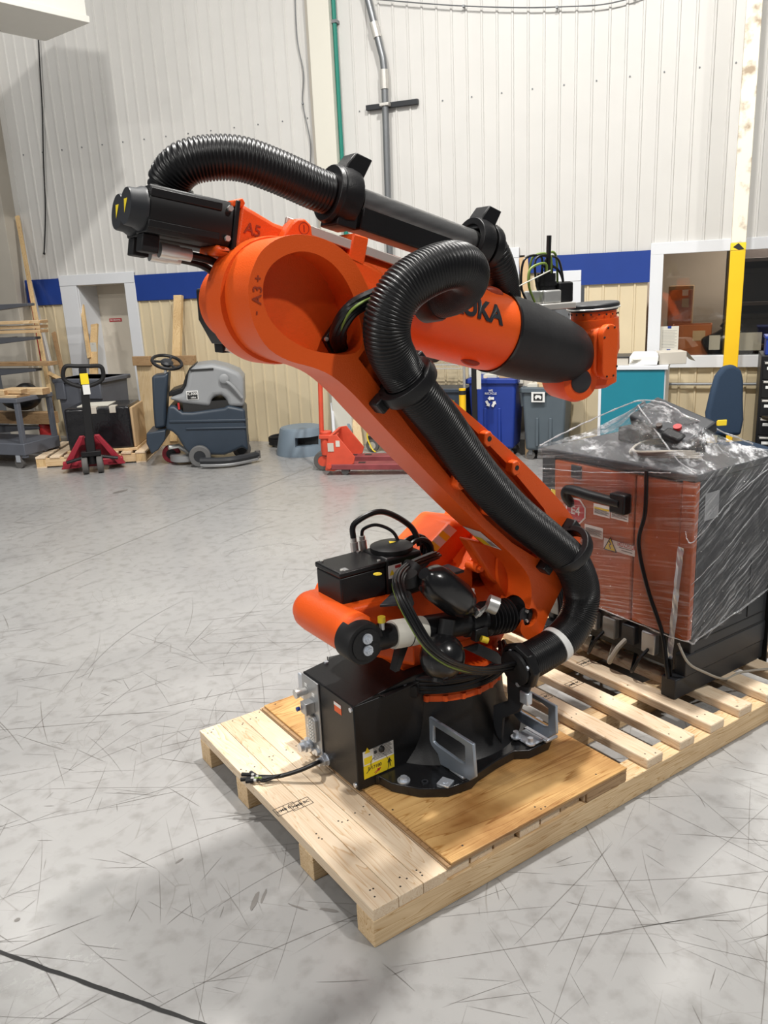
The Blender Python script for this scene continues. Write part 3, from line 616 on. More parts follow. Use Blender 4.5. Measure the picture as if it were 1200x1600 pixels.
def stick(cx, cz, s, mat, par, lean=0):
    q = MB(); y = .4600; R_ = Matrix.Translation((cx, y, cz)) @ Matrix.Rotation(lean, 4, 'Y')
    q.ball((0, 0, s * .85), (s * .16, s * .16), 10, 6, Mx=R_); q.box(-s * .17, s * .17, 0, .0006, s * .05, s * .66, R_)
    for a, b, c, d in ((-.17, .6, -.42, .1), (.17, .6, .42, .1), (-.1, .05, -.25, -.85), (.1, .05, .25, -.85)):
        q.tube([R_ @ V(a * s, 0, b * s), R_ @ V((a + c) / 2 * s, 0, (b + d) / 2 * s), R_ @ V(c * s, 0, d * s)], s * .075, 6)
    return q.build('figure_pictogram', mat, par, smooth=False)
lh = zm - lz0; stick(lx1 - .020, lz0 + lh * .52, lh * .36, 'ink', ly); stick(lx0 + .055, lz0 + lh * .28, lh * .30, 'red', ly, 1.1)
q = MB(); q.tube([V(lx0 + .062 + .04 * math.cos(a), .4600, lz0 + lh * .5 + .05 * math.sin(a)) for a in [-1.2 + i * .2 for i in range(13)]], .0008, 5); q.tube([V(lx0 + .01, .46, lz0 + .02), V(lx0 + .03, .46, lz0 + .035), V(lx0 + .03, .46, lz0 + .06), V(lx0 + .045, .46, lz0 + .07)], .0012, 5); q.build('sketch_lines', 'ink', ly, smooth=False)
text('handwriting', 'E 17180', .017, frame(V(lx0 + .045, .4602, zm - .017), (1, 0, 0), (0, 0, 1)), 'ink', ly, .0003)
# cable gland and loose lead on the pallet
g0 = at(508, 1187, 0, .25)
m = MB(); m.cyl(g0 + V(.01, 0, 0), g0 + V(-.012, 0, 0), .020, n=6); m.cyl(g0 + V(-.012, 0, 0), g0 + V(-.03, 0, 0), .015, n=16); m.cyl(g0 + V(.01, 0, 0), g0 + V(.004, 0, 0), .024, n=16); gl = m.build('cable_gland', 'zinc', rob)
zt = .127 + .012
path = [g0 + V(-.02, 0, 0), at(495, 1192, 0, .20), at(470, 1203, 2, zt + .035), at(440, 1212, 2, zt + .012), at(410, 1216, 2, zt)]
m = MB(); m.tube(spline(path, 8), .008, 10); ld = m.build('lead', 'rubber', rob)
for i, (px, py, mt) in enumerate(((378, 1210, 'black'), (376, 1218, 'black'), (384, 1221, 'black'), (392, 1207, 'charcoal'))):
    e = at(px, py, 2, zt); b = path[-2] + V(0, 0, .002 * i); c_ = at(412, 1212 + 3 * i, 2, zt + .004)
    m = MB(); m.tube(spline([b, c_, c_.lerp(e, .6)], 6), .0036, 7); w_ = m.build('lead_wire', 'green_cable' if i == 1 else 'rubber', ld)
    m = MB(); m.cyl(c_.lerp(e, .55), e, .0075, n=10); m.build('plug', mt, w_); m = MB(); m.cyl(c_.lerp(e, .40), c_.lerp(e, .56), .0062, n=10); m.build('plug_sleeve', 'steel', w_)
# plate bolts and the square washer
def bolt(p, r=.013, h=.016, par=plate):
    q = MB(); q.cyl(p, p + V(0, 0, .005), r * 1.7, n=18); q.cyl(p + V(0, 0, .005), p + V(0, 0, h), r, n=6); return q.build('anchor_bolt', 'zinc', par, smooth=False)
zp = Z0 + .036
bolt(at(631, 1220, 2, zp)); P = at(696, 1224, 2, zp); m = MB(); m.box(-.022, .022, -.022, .022, 0, .007, Matrix.Translation(P) @ Matrix.Rotation(.4, 4, 'Z')); m.build('square_washer', 'zinc', plate, .001); m = MB(); m.cyl(P, P + V(0, 0, .009), .011, n=14); m.build('washer_boss', 'zinc', plate)
m = MB(); P = at(664, 1223, 2, zp); m.lathe([(.012, 0), (.012, .006), (.007, .006), (.007, 0)], P, (0, 0, 1), 14); m.build('open_bolt_hole', 'charcoal', plate)
# fork brackets: zinc frames standing across the lobes
def bracket(u, quad, win, foot, name='fork_bracket'):
    o2 = [yz(*q, u) for q in quad]; w2 = [yz(*q, u) for q in win]
    q = MB(); q.prism(o2, 0, u - .006, u + .006); o = q.build(name, 'zinc_blue', rob, .003)
    c = MB(); c.prism(w2, 0, u - .05, u + .05); cut(o, c)
    f = MB(); (y0, y1) = foot; f.box(u - .005, u + .055, y0, y1, zp, zp + .012); f.build('foot', 'zinc', o, .004); return o
b1 = bracket(.550, ((672, 1119), (741, 1162), (745, 1214), (736, 1219), (690, 1194), (686, 1178), (673, 1160)), ((679, 1133), (722, 1160), (728, 1165), (729, 1192), (722, 1190), (684, 1163), (679, 1158)), (.255, .33))
b2 = bracket(.930, ((806, 1068), (870, 1103), (871, 1146), (858, 1153), (815, 1128), (806, 1118), (800, 1110)), ((811, 1078), (848, 1098), (858, 1106), (858, 1134), (852, 1134), (815, 1112), (810, 1104)), (.24, .36))
for px, py in ((806, 1152), (829, 1162)): bolt(at(px, py, 2, zp + .012), .011, .024, b2)
m = MB(); m.box(.86, .93, .255, .35, zp + .001, zp + .012); m.build('foot_plate', 'zinc', b2, .008)
P = at(840, 1128, 2, .128); m = MB(); m.cyl(P, P + V(0, 0, .006), .02, n=18); m.cyl(P + V(0, 0, .006), P + V(0, 0, .016), .012, n=6); m.build('lag_bolt', 'zinc', rob, smooth=False)
m = MB(); m.box(.594, .606, .93, 1.06, zp, .36); b3 = m.build('fork_bracket', 'zinc_blue', rob, .003); c = MB(); c.box(.5, .7, .955, 1.035, .24, .335); cut(b3, c)
m = MB(); m.box(.30, .312, .80, .93, .30, .40); m.build('rear_plate', 'zinc', rob, .003)
# --- rotating column
zr = Z0 + .245
m = MB(); m.lathe([(.250, 0), (.250, .022), (.244, .03), (.240, .06), (.215, .085), (.10, .10)], (A1.x, A1.y, zr), (0, 0, 1), 72); colm = m.build('column', 'orange', rob)
for i in range(24):
    a = 2 * PI * i / 24; m = MB(); m.cyl((A1.x + .247 * math.cos(a), A1.y + .247 * math.sin(a), zr + .002), (A1.x + .247 * math.cos(a), A1.y + .247 * math.sin(a), zr + .024), .011, n=10); m.build('rim_lug', 'orange', colm)
# column casting: body in the xz plane carrying the shoulder and the rear lug
vc = .33
CAPX, CAPZ = xz(572, 1007, vc)
sh = xz(850, 868, .40); SHX, SHZ = 1.06, .82
ol = [(.52, zr + .06), (.95, zr + .06), (1.06, .60), (1.24, .72), (1.25, .86), (1.17, .98), (1.06, 1.01), (.97, .985), (.90, .90), (.78, .80), (.60, .78), (.42, .80), (.34, .79), (.31, .74), (.34, .68), (.40, .65), (.47, .60)]
m = MB(); m.prism([p for p in ol], 1, .52, .80); cc = m.build('column_casting', 'orange', rob, .03, 4)
c = MB(); c.cyl((.92, .3, .80), (.92, 1.0, .80), .10, n=32); c2 = MB(); c2.prism([(.83, .72), (.98, .72), (.99, .84), (.91, .87), (.83, .80)], 1, .40, .70); cut(cc, c2)
# upper shoulder wing with stickers (behind the link arm)
wg = [xz(*q, .62) for q in ((652, 868), (703, 812), (760, 818), (800, 860), (800, 930), (740, 935), (700, 905), (660, 892))]
m = MB(); m.prism(wg, 1, .60, .80); w_ = m.build('shoulder_wing', 'orange', rob, .02, 3)
a_ = [at(*q, 1, .598) for q in ((668, 853), (701, 819), (714, 829), (682, 862))]; q = MB(); q.add([tuple(p) for p in a_], [(0, 1, 2, 3)]); q.build('wing_sticker', 'white_label', w_, smooth=False)
a_ = [at(*q, 1, .597) for q in ((668, 853), (676, 845), (688, 855), (682, 862))]; q = MB(); q.add([tuple(p) for p in a_], [(0, 1, 2, 3)]); q.build('wing_sticker', 'label_yellow', w_, smooth=False)
a_ = [at(*q, 1, .597) for q in ((685, 836), (692, 829), (704, 839), (697, 846))]; q = MB(); q.add([tuple(p) for p in a_], [(0, 1, 2, 3)]); q.build('wing_sticker', 'label_yellow', w_, smooth=False)
P = at(737, 884, 1, .50); m = MB(); m.cyl(P + V(0, .02, 0), P + V(0, -.04, 0), .017, n=16); m.cyl(P + V(0, -.04, 0), P + V(0, -.055, 0), .009, n=8); m.build('grease_boss', 'orange', w_)
# shoulder gear housing, link side
m = MB(); m.lathe([(.20, 0), (.20, .10), (.185, .13), (.15, .13)], (SHX, .42, SHZ), (0, 1, 0), 48); m.build('shoulder_housing', 'orange', rob)
m = MB(); m.lathe([(.11, 0), (.11, .05), (.08, .07)], (SHX, .80, SHZ), (0, 1, 0), 32); m.build('shoulder_motor', 'motor_black', rob)
# rear lug tube
m = MB(); m.lathe([(.055, -.02), (.070, -.005), (.070, .27), (.067, .305), (.058, .328), (.042, .343), (.022, .35), (.0, .352)], (CAPX + .01, vc + .05, CAPZ + .004), (0, 1, 0), 40); lug = m.build('rear_lug', 'orange', rob)
m = MB(); m.prism([(CAPX + .0, CAPZ - .066), (.52, .53), (.52, .80), (CAPX + .0, CAPZ + .072)], 1, .46, .70); m.build('lug_web', 'orange', lug, .015, 3)
# cylinder: cap, tube, rod, bellows
CAP = V(CAPX, vc, CAPZ); ROD = at(800, 960, 1, vc + .04); ax_ = (ROD - V(CAPX, vc + .04, CAPZ)).normalized(); CB = V(CAPX, vc + .04, CAPZ); CL = (ROD - CB).length
m = MB(); m.lathe([(.064, 0), (.068, .006), (.068, .075), (.060, .085)], CAP, (0, 1, 0), 44); cyl = m.build('counterbalance_cylinder', 'black_soft', rob)
m = MB(); m.lathe([(.050, 0), (.050, -.004), (.046, -.004)], CAP, (0, 1, 0), 40); m.build('cap_disc', 'black', cyl)
for dz in (.020, -.018):
    m = MB(); p = CAP + V(.002, -.004, dz); m.cyl(p, p + V(0, -.006, 0), .017, n=18); m.cyl(p + V(0, -.006, 0), p + V(0, -.016, 0), .011, n=6); m.cyl(p + V(0, -.016, 0), p + V(0, -.019, 0), .005, n=8); m.build('cap_bolt', 'zinc', cyl, smooth=False)
m = MB(); m.lathe([(.045, .02), (.042, .10), (.038, .12), (.038, CL * .30), (.044, CL * .31), (.044, CL * .66), (.052, CL * .665), (.052, CL * .75), (.044, CL * .76), (.044, CL * .79)], CB, ax_, 36); m.build('barrel', 'black', cyl)
m = MB(); pr = [(.040, CL * .78)]
for i in range(7): h = CL * (.785 + .026 * i); pr += [(.046, h), (.062, h + CL * .010), (.062, h + CL * .015), (.046, h + CL * .025)]
m.lathe(pr, CB, ax_, 36); m.build('bellows', 'rubber', cyl)
m = MB(); m.cyl(CB + ax_ * CL * .95, CB + ax_ * (CL + .10), .03, n=20); m.build('piston_rod', 'black_gloss', cyl)
m = MB(); m.lathe([(.0455, CL * .19), (.0465, CL * .20), (.0465, CL * .37), (.0455, CL * .38)], CB, ax_, 36, closed=False); pl_ = m.build('paper_wrap', 'paper', cyl)
m = MB(); m.lathe([(.0475, CL * .28), (.0485, CL * .283), (.0475, CL * .286)], CB, ax_, 24); m.build('tie', 'rubber', cyl)
P = at(597, 985, 1, vc + .02); m = MB(); m.cyl(P, P + V(0, 0, .03), .009, n=12); m.build('filler_valve', 'steel', cyl); m = MB(); m.cyl(P + V(0, 0, .028), P + V(0, 0, .046), .0125, n=14); m.build('valve_cap', 'yellow', cyl)
P = CB + ax_ * CL * .70; m = MB(); m.box(-.028, .028, -.06, -.03, -.05, -.005, Matrix.Translation(P)); m.build('valve_block', 'black', cyl, .004)
e = at(762, 1001, 1, vc - .04); m = MB(); m.cyl(e + V(-.02, .01, .01), e, .011, n=14); m.build('plug_cap', 'yellow', cyl)
g = at(762, 942, 1, vc - .03); dr = V(.45, -.35, -.25).normalized()
m = MB(); m.cyl(g, g + dr * .035, .030, n=28); gg = m.build('pressure_gauge', 'steel', cyl); m = MB(); m.cyl(g - V(.03, -.03, .05), g + dr * .01, .008, n=12); m.cyl(g - V(.025, -.025, .042), g - V(.018, -.018, .03), .0125, n=6); m.build('gauge_stem', 'steel', gg)
m = MB(); p = at(738, 940, 1, vc); m.cyl(p, p + V(0, 0, .03), .012, n=6); m.cyl(p + V(0, 0, .03), p + V(0, 0, .045), .008, n=10); m.build('fitting', 'steel', cyl)
# accumulators
a0 = at(665, 898, 1, vc - .02); a1 = at(730, 948, 1, vc - .01); d = (a1 - a0); L = d.length
pr = [(.0, -.012), (.02, -.01), (.022, 0), (.030, .006), (.052, .03), (.060, .065), (.060, L - .06), (.050, L - .02), (.025, L + .005), (.022, L + .03)]
m = MB(); m.lathe(pr, a0, d, 36); ac = m.build('accumulator', 'black_gloss', cyl, 0, ang=60)
P = at(691, 1026, 1, vc - .04); m = MB(); m.ball(P, (.074, .076), 36, 20, (0.3, 0, 1)); ac = m.build('accumulator', 'black_gloss', cyl); m = MB(); dd = V(-.45, -.25, -.75).normalized(); m.cyl(P + dd * .05, P + dd * .085, .019, n=10); m.build('accumulator_nub', 'black_soft', ac); m = MB(); dd = V(.35, .2, .8).normalized(); m.cyl(P + dd * .05, P + dd * .12, .026, n=14); m.build('accumulator_neck', 'black_soft', ac)
P = at(627, 1020, 1, vc + .05); m = MB(); m.prism([(P.x - .03, P.z - .06), (P.x - .012, P.z - .06), (P.x + .035, P.z + .03), (P.x + .0, P.z + .03)], 1, P.y - .004, P.y + .03); m.build('cylinder_bracket', 'black', cyl, .002)
# junction box on the lug
q0 = xy(578, 950, .80)
P = at(535, 951, 2, .803)
jx, jy = P.x, P.y
m = MB(); m.box(jx, jx + .175, jy, jy + .155, .806, .905); jb = m.build('junction_box', 'black', rob, .006)
m = MB(); m.box(jx - .003, jx + .178, jy - .003, jy + .158, .905, .924); lid = m.build('lid', 'black', jb, .005)
m = MB(); [m.cyl((jx + a, jy + b, .923), (jx + a, jy + b, .928), .006, n=8) for a in (.015, .16) for b in (.015, .14)]; m.build('lid_screw', 'steel', jb)
m = MB(); m.box(jx + .02, jx + .04, jy + .01, jy + .035, .924, .9248); m.build('lid_tag', 'panel_grey', jb, smooth=False); P = at(590, 897, 2, .925); m = MB(); m.cyl(P, P + V(0, 0, .001), .014, n=20); m.build('yellow_dot', 'label_yellow', jb, smooth=False)
m = MB(); m.box(jx - .01, jx + .19, jy + .015, jy + .145, .775, .806); m.build('box_pad', 'orange', lug, .006)
# waist motor with its plugs and leads
P = at(600, 938, 2, .80); wx, wy = P.x + .03, P.y + .02
m = MB(); m.box(wx, wx + .15, wy, wy + .15, .78, .93); wm = m.build('waist_motor', 'motor_black', rob, .01); m = MB(); m.lathe([(.074, .93), (.074, .945), (.055, .953), (.02, .956)], (wx + .075, wy + .075, 0), (0, 0, 1), 28); m.build('motor_cap', 'motor_black', wm)
tri_ = MB(); c0 = V(wx + .075, wy + .075, .9575); tri_.add([tuple(c0 + V(-.014, -.01, 0)), tuple(c0 + V(.014, -.01, 0)), tuple(c0 + V(0, .014, 0))], [(0, 1, 2)]); tri_.build('warning_triangle', 'label_yellow', wm, smooth=False)
flat('motor_label', 'white_label', wx + .006, wx + .06, .86, .905, wm, wy - .0015); tri('triangle_mark', wx + .02, .88, .011, 'label_yellow', wm, wy - .002); q = MB(); q.box(wx + .033, wx + .057, wy - .0022, wy - .0016, .892, .902); q.build('label_header', 'red', wm, smooth=False)
for k in (0, .035):
    m = MB(); p = V(wx - .012 + k, wy + .17, .90); m.cyl(p, p + V(-.004, 0, .055), .014, n=14); m.cyl(p + V(-.004, 0, .055), p + V(-.005, 0, .07), .011, n=12); m.build('connector', 'steel', wm)
    rr = .10 if k == 0 else .045
    m = MB(); b = p + V(-.005, 0, .07); m.tube(spline([b, b + V(.01, 0, rr * .5), b + V(rr, -.03, rr * .8), b + V(rr * 1.9, -.07, rr * .2), b + V(rr * 2.1, -.1, -.05)], 8), .0105 if k == 0 else .006, 9); m.build('motor_lead', 'rubber', wm)
m = MB()
for i in range(5): r = .045 + .006 * (i % 3); m.tube([V(wx + .19 + r * 1.1 * math.cos(a), wy + .12 - .012 * i, .89 + r * math.sin(a)) for a in [j * PI / 10 for j in range(20)] + [0]], .009, 8)
m.build('lead_coil', 'rubber', wm)
# dark clamp plate beside the lead coil
P = at(700, 893, 2, .84); m = MB(); m.box(P.x - .07, P.x + .05, P.y - .03, P.y + .06, .832, .842); m.build('clamp_plate', 'charcoal', rob, .004); P = at(560, 944, 2, .80); m = MB(); m.prism([xy(593, 945, .815), xy(616, 922, .815), xy(640, 930, .815), xy(636, 942, .815)], 2, .806, .815); m.build('clamp_plate', 'charcoal', rob, .002)
# bundled leads: from the coil down past the cylinder to the hose flange
vb = vc - .09
base = [(680, 868), (640, 885), (622, 905), (628, 935), (648, 975), (675, 1015), (712, 1040), (755, 1048), (806, 1040)]
vv = [.52, .44, .34, .27, .22, .19, .19, .215, .235]
for i in range(9):
    a = 2 * PI * i / 9; dx, dy = 7.5 * math.cos(a) + (1 if i == 0 else 0), 5 * math.sin(a)
    pts = [at(x + dx * (1 - .4 * (k == 8)), y + dy, 1, v + .012 * math.sin(a)) for k, ((x, y), v) in enumerate(zip(base, vv))]
    m = MB(); m.tube(spline(pts, 8), .0046 if i % 3 else .0055, 8); m.build('signal_lead', 'green_cable' if i == 4 else 'rubber', rob)
def tie(px, py, v, d, r=.026, w=.018, mat='black_soft'):
    p = at(px, py, 1, v); d = Vector(d).normalized(); q = MB(); q.lathe([(r * .8, -w), (r, -w), (r, w), (r * .8, w)], p, d, 20); return q.build('velcro_strap', mat, rob)
tie(632, 938, .285, (.3, 0, -1)); tie(642, 890, .43, (.6, .2, .5), .032); tie(640, 905, .36, (.3, 0, -1), .03)
# leads wrapped round the column
for i in range(10):
    r = .250 + .014 * (i % 2); z = zr + .044 + .011 * (i // 2)
    m = MB(); m.tube([V(A1.x + r * math.cos(a), A1.y + r * math.sin(a), z + .004 * math.sin(3 * a + i)) for a in [2.45 + j * .09 for j in range(38)]], .0085, 8); m.build('column_lead', 'rubber', colm)
for a in (3.75, 5.0): 
    p = V(A1.x + .272 * math.cos(a), A1.y + .272 * math.sin(a), zr + .055); q = MB(); q.box(-.025, .025, -.022, .022, -.022, .024, Matrix.Translation(p) @ Matrix.Rotation(a + PI / 2, 4, 'Z')); 
    if a < 4: q.build('velcro_strap', 'black_soft', colm, .006)
text('axis_mark', 'A1-', .035, frame(V(A1.x + .14, A1.y - .19, zr + .098), (1, .35, 0), (-.2, .6, .3)), 'orange_dark', colm)
m = MB(); P = at(690, 1000, 1, .42); m.box(P.x + .02, P.x + .12, .40, .41, P.z - .05, P.z - .02); m.build('stop_strip', 'orange', colm, .002)
# --- link arm
VF, VT = .30, .445
lft = [(388, 462), (392, 490), (402, 519), (421, 546), (452, 564), (488, 574), (519, 588), (551, 615), (588, 655), (640, 710), (695, 767), (740, 812), (785, 853), (815, 884), (829, 910), (829, 945), (815, 975), (814, 988)]
tip = [(822, 998), (833, 1001), (846, 990), (857, 962)]
rgt = [(875, 925), (893, 888), (906, 852), (904, 828), (886, 796), (850, 755), (800, 706), (740, 653), (690, 611), (655, 578), (632, 548), (606, 508), (587, 474), (571, 440)]
top = [(556, 412), (534, 389), (508, 374), (480, 367), (455, 367), (430, 375), (408, 393), (395, 419), (389, 440)]
OUT = smooth2d([xz(x, y, VF) for x, y in lft + tip + rgt + top], 3)
m = MB(); m.prism(OUT, 1, VF, VT); la = m.build('link_arm', 'orange', rob, .012, 3)
# hub recess
hc = xz(478, 462, VF)
rec = [(411, 462), (413, 437), (424, 415), (444, 400), (469, 393), (494, 397), (518, 411), (537, 433), (551, 460), (560, 490), (566, 520), (565, 540), (556, 551), (535, 554), (505, 551), (478, 544), (450, 528), (428, 507), (415, 484)]
c = MB(); c.prism(smooth2d([xz(x, y, VF) for x, y in rec], 4), 1, VF - .05, VF + .10); cut(la, c)
# cable trough under the hose
tr = [(560, 560), (604, 620), (640, 668), (700, 742), (760, 812), (800, 848), (838, 872), (872, 845), (850, 795), (790, 722), (720, 650), (670, 605), (620, 548), (596, 510)]
c = MB(); c.prism([xz(x, y, VF) for x, y in tr], 1, VF - .05, VF + .035); cut(la, c)
# lower pin eye
c = MB(); e = at(829, 965, 1, VF); c.lathe([(.034, -.05), (.034, .03)], e, (0, 1, 0), 28); cut(la, c)
m = MB(); m.cyl(e + V(0, .028, 0), e + V(0, .022, 0), .032, n=24); pin = m.build('pin_cover', 'charcoal', la); m = MB(); [m.cyl(e + V(.012 * math.cos(a), .022, .018 * math.sin(a)), e + V(.012 * math.cos(a), .014, .018 * math.sin(a)), .006, n=8) for a in (1.57, 0, -1.57)]; m.build('pin_bolt', 'steel', pin)
c = MB(); r0 = at(797, 958, 1, .37); c.cyl(r0 - ax_ * .12, r0 + ax_ * .05, .062, n=28); cut(la, c)
m = MB(); m.cyl(r0 + ax_ * .035, r0 + ax_ * .05, .058, n=24); m.build('rod_boot_back', 'black_soft', la)
# inner web of the arm, thinner, deepens the shoulder end
m = MB(); m.prism([xz(*q, VT) for q in ((728, 842), (770, 850), (840, 880), (870, 900), (850, 960), (800, 930), (765, 905))], 1, VT - .01, VT + .05); m.build('shoulder_flange', 'orange', la, .01)
# threaded clamp lugs
for (px, py, h) in ((754, 684, .03), (797, 729, .03), (711, 750, .035), (757, 791, .035)):
    p = at(px, py, 1, VF); q = MB(); q.prism([(p.x - .020, p.z - .012), (p.x - .008, p.z - .026), (p.x + .014, p.z - .024), (p.x + .020, p.z + .006), (p.x + .008, p.z + .024), (p.x - .014, p.z + .020)], 1, VF - h, VF + .005); o = q.build('clamp_lug', 'orange', la, .004)
    q = MB(); q.cyl(p + V(.002, -h + .001, 0), p + V(.002, -h - .001, 0), .0085, n=14); q.build('thread_hole', 'ink', o)
# arm sticker on the sloped flank
a_ = [at(*q, 1, VF - .003) for q in ((752, 842), (776, 851), (793, 870), (766, 861))]
fl_ = [xz(740, 848, VF), xz(790, 868, VF)]
S = [V(*xz(740, 812, VF)[:1], 0, xz(740, 812, VF)[1]), V(xz(785, 853, VF)[0], 0, xz(785, 853, VF)[1])]
dS = (S[1] - S[0]).normalized(); nS = V(-dS.z, 0, dS.x) * -1
def flank(t, v, lift=.002): p = S[0] + (S[1] - S[0]) * t; n_ = V(dS.z, 0, -dS.x) if dS.z > 0 else V(dS.z, 0, -dS.x); return V(p.x, v, p.z) + n_ * lift
q = MB(); q.add([tuple(flank(.55, .435)), tuple(flank(.55, .345)), tuple(flank(1.25, .335)), tuple(flank(1.25, .425))], [(0, 1, 2, 3)]); sk = q.build('arm_sticker', 'white_label', la, smooth=False)
q = MB(); q.add([tuple(flank(.9, .43, .003)), tuple(flank(.9, .385, .003)), tuple(flank(1.22, .38, .003)), tuple(flank(1.22, .422, .003))], [(0, 1, 2, 3)]); q.build('arm_sticker_yellow', 'label_yellow', sk, smooth=False)
q = MB()
for j in range(6): q.add([tuple(flank(.95 + j * .04, .375, .003)), tuple(flank(.95 + j * .04, .345, .003)), tuple(flank(.965 + j * .04, .345, .003)), tuple(flank(.965 + j * .04, .375, .003))], [(0, 1, 2, 3)])
q.build('print_lines', 'ink', sk, smooth=False)
P = V(*[0, 0, 0]); fx = V(1, 0, 0); fz = V(0, 0, 1)
for ch, (px, py) in zip('-A3+', ((400, 489), (402, 468), (403, 452), (404, 435))):
    text('axis_mark', ch, .036 if ch in 'A3' else .03, frame(at(px, py, 1, VF - .001), (.12, 0, 1), (-1, 0, .12)), 'orange_dark', la, .001)
# recess plate and power leads leaving the hub
rp_ = [xz(*q, VF + .085) for q in ((505, 530), (522, 505), (560, 500), (566, 548), (520, 556))]
m = MB(); m.prism(rp_, 1, VF + .08, VF + .098); rpl = m.build('gland_plate', 'black', la, .002); m = MB(); p = at(509, 530, 1, VF + .08); m.cyl(p, p + V(0, -.006, 0), .006, n=8); m.build('plate_screw', 'steel', rpl)
for i in range(7):
    a = 2 * PI * i / 7; ox, oy = 8 * math.cos(a), 7 * math.sin(a)
    pts = [at(533 + ox * .8, 545 + oy * .5, 1, .37), at(528 + ox, 520 + oy, 1, .33), at(548 + ox, 484 + oy, 1, .275), at(590 + ox, 462 + oy, 1, .27), at(632 + ox, 448 + oy * .7, 1, .30), at(668 + ox, 436 + oy * .5, 1, .36)]
    m = MB(); m.tube(spline(pts, 8), .0115 if i % 2 else .0095, 9); m.build('power_lead', 'rubber', rob)
m = MB(); m.tube(spline([at(527, 528, 1, .325), at(545, 490, 1, .262), at(570, 470, 1, .255), at(605, 456, 1, .27), at(640, 446, 1, .30)], 8), .0035, 7); m.build('power_lead', 'green_cable', rob)
# --- forearm
VA = .63
P1 = at(627, 477, 1, VA); P2 = at(771, 519, 1, VA); fa = (P2 - P1).normalized(); fu = V(-fa.z, 0, fa.x)
RA = .142
def fp(t, h=0, v=0): return P2 + fa * t + fu * h + V(0, v, 0)
m = MB(); m.lathe([(RA * .98, -.86), (RA, -.50), (RA, -.04), (RA - .004, 0)], P2, fa, 56); fo = m.build('forearm_tube', 'orange', rob)
NL = (at(909, 546, 1, VA) - P2).dot(fa) + .02
m = MB(); m.lathe([(RA + .002, 0), (RA + .002, .06), (RA, .16), (RA - .012, NL * .62), (RA * .80, NL * .80), (RA * .60, NL * .93), (RA * .35, NL)], P2, fa, 56); no = m.build('wrist_cover', 'nose_black', rob, ang=50)
m = MB(); m.lathe([(RA + .0035, -.004), (RA + .0035, .006), (RA, .006)], P2, fa, 56); m.build('cover_rim', 'black_gloss', no)
# pockets with bolts in the tube
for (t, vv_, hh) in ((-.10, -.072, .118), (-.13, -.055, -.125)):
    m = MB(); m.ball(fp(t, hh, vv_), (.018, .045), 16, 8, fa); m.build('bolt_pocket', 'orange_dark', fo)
# raised lettering on the near flank, wrapped to the tube
def wraptext(s, size, t0, a0, par, mat, lift=.002):
    o = text('maker_lettering', s, size, Matrix(), mat, par, .0015, .035); org = Vector(o['_org']); me = o.data
    bm = bmesh.new(); bm.from_mesh(me); bmesh.ops.subdivide_edges(bm, edges=[e for e in bm.edges if e.calc_length() > .02], cuts=2); bm.to_mesh(me); bm.free()
    for v in me.vertices:
        x, y, z = (v.co + org); a = a0 + y / RA; r = RA + lift + z
        v.co = P2 + fa * (t0 + x) + (V(0, -1, 0) * math.cos(a) + fu * math.sin(a)) * r - org
wraptext('KUKA', .088, -.215, .24, fo, 'charcoal')
# elbow casting: hub behind the link arm, flare to the motor flange
E3 = V(*[xz(478, 462, VF)[0], 0, xz(478, 462, VF)[1]])
m = MB(); m.lathe([(.168, -.012), (.171, .0), (.171, .08), (.150, .10), (.115, .11), (.115, .26), (.08, .27)], (E3.x - .01, .452, E3.z - .012), (0, 1, 0), 56); el = m.build('elbow_hub', 'orange', rob)
VE = .49
ec = [xz(*q, VE) for q in ((376, 316), (400, 330), (430, 348), (470, 362), (520, 384), (560, 402), (600, 424), (600, 540), (545, 560), (470, 560), (380, 500), (352, 440), (357, 400), (334, 398), (336, 380), (366, 388))]
m = MB(); m.prism(ec, 1, VE, .60); ecs = m.build('elbow_casting', 'orange', rob, .012, 3)
m = MB(); m.prism([xz(*q, .46) for q in ((440, 372), (452, 350), (462, 342), (474, 342), (484, 352), (487, 376))], 1, .45, .50); o = m.build('lifting_eye', 'orange', ecs, .006); p = at(475, 357, 1, .45); m = MB(); m.lathe([(.0165, 0), (.0165, -.001), (.0145, -.001), (.0145, 0)], p, (0, 1, 0), 24, closed=True); m.box(p.x - .0015, p.x + .0015, p.y - .001, p.y, p.z - .009, p.z + .009); m.build('eye_mark', 'orange_dark', o)
text('axis_mark', 'A5', .042, frame(at(395, 360, 1, VE - .001), (fa.x, 0, fa.z), (fu.x, 0, fu.z)), 'orange_dark', ecs, .001)
m = MB(); m.prism([xz(*q, VE) for q in ((361, 322), (362, 313), (378, 309), (383, 318), (378, 325))], 1, VE - .005, .72); m.build('flange_tab', 'orange', ecs, .004)
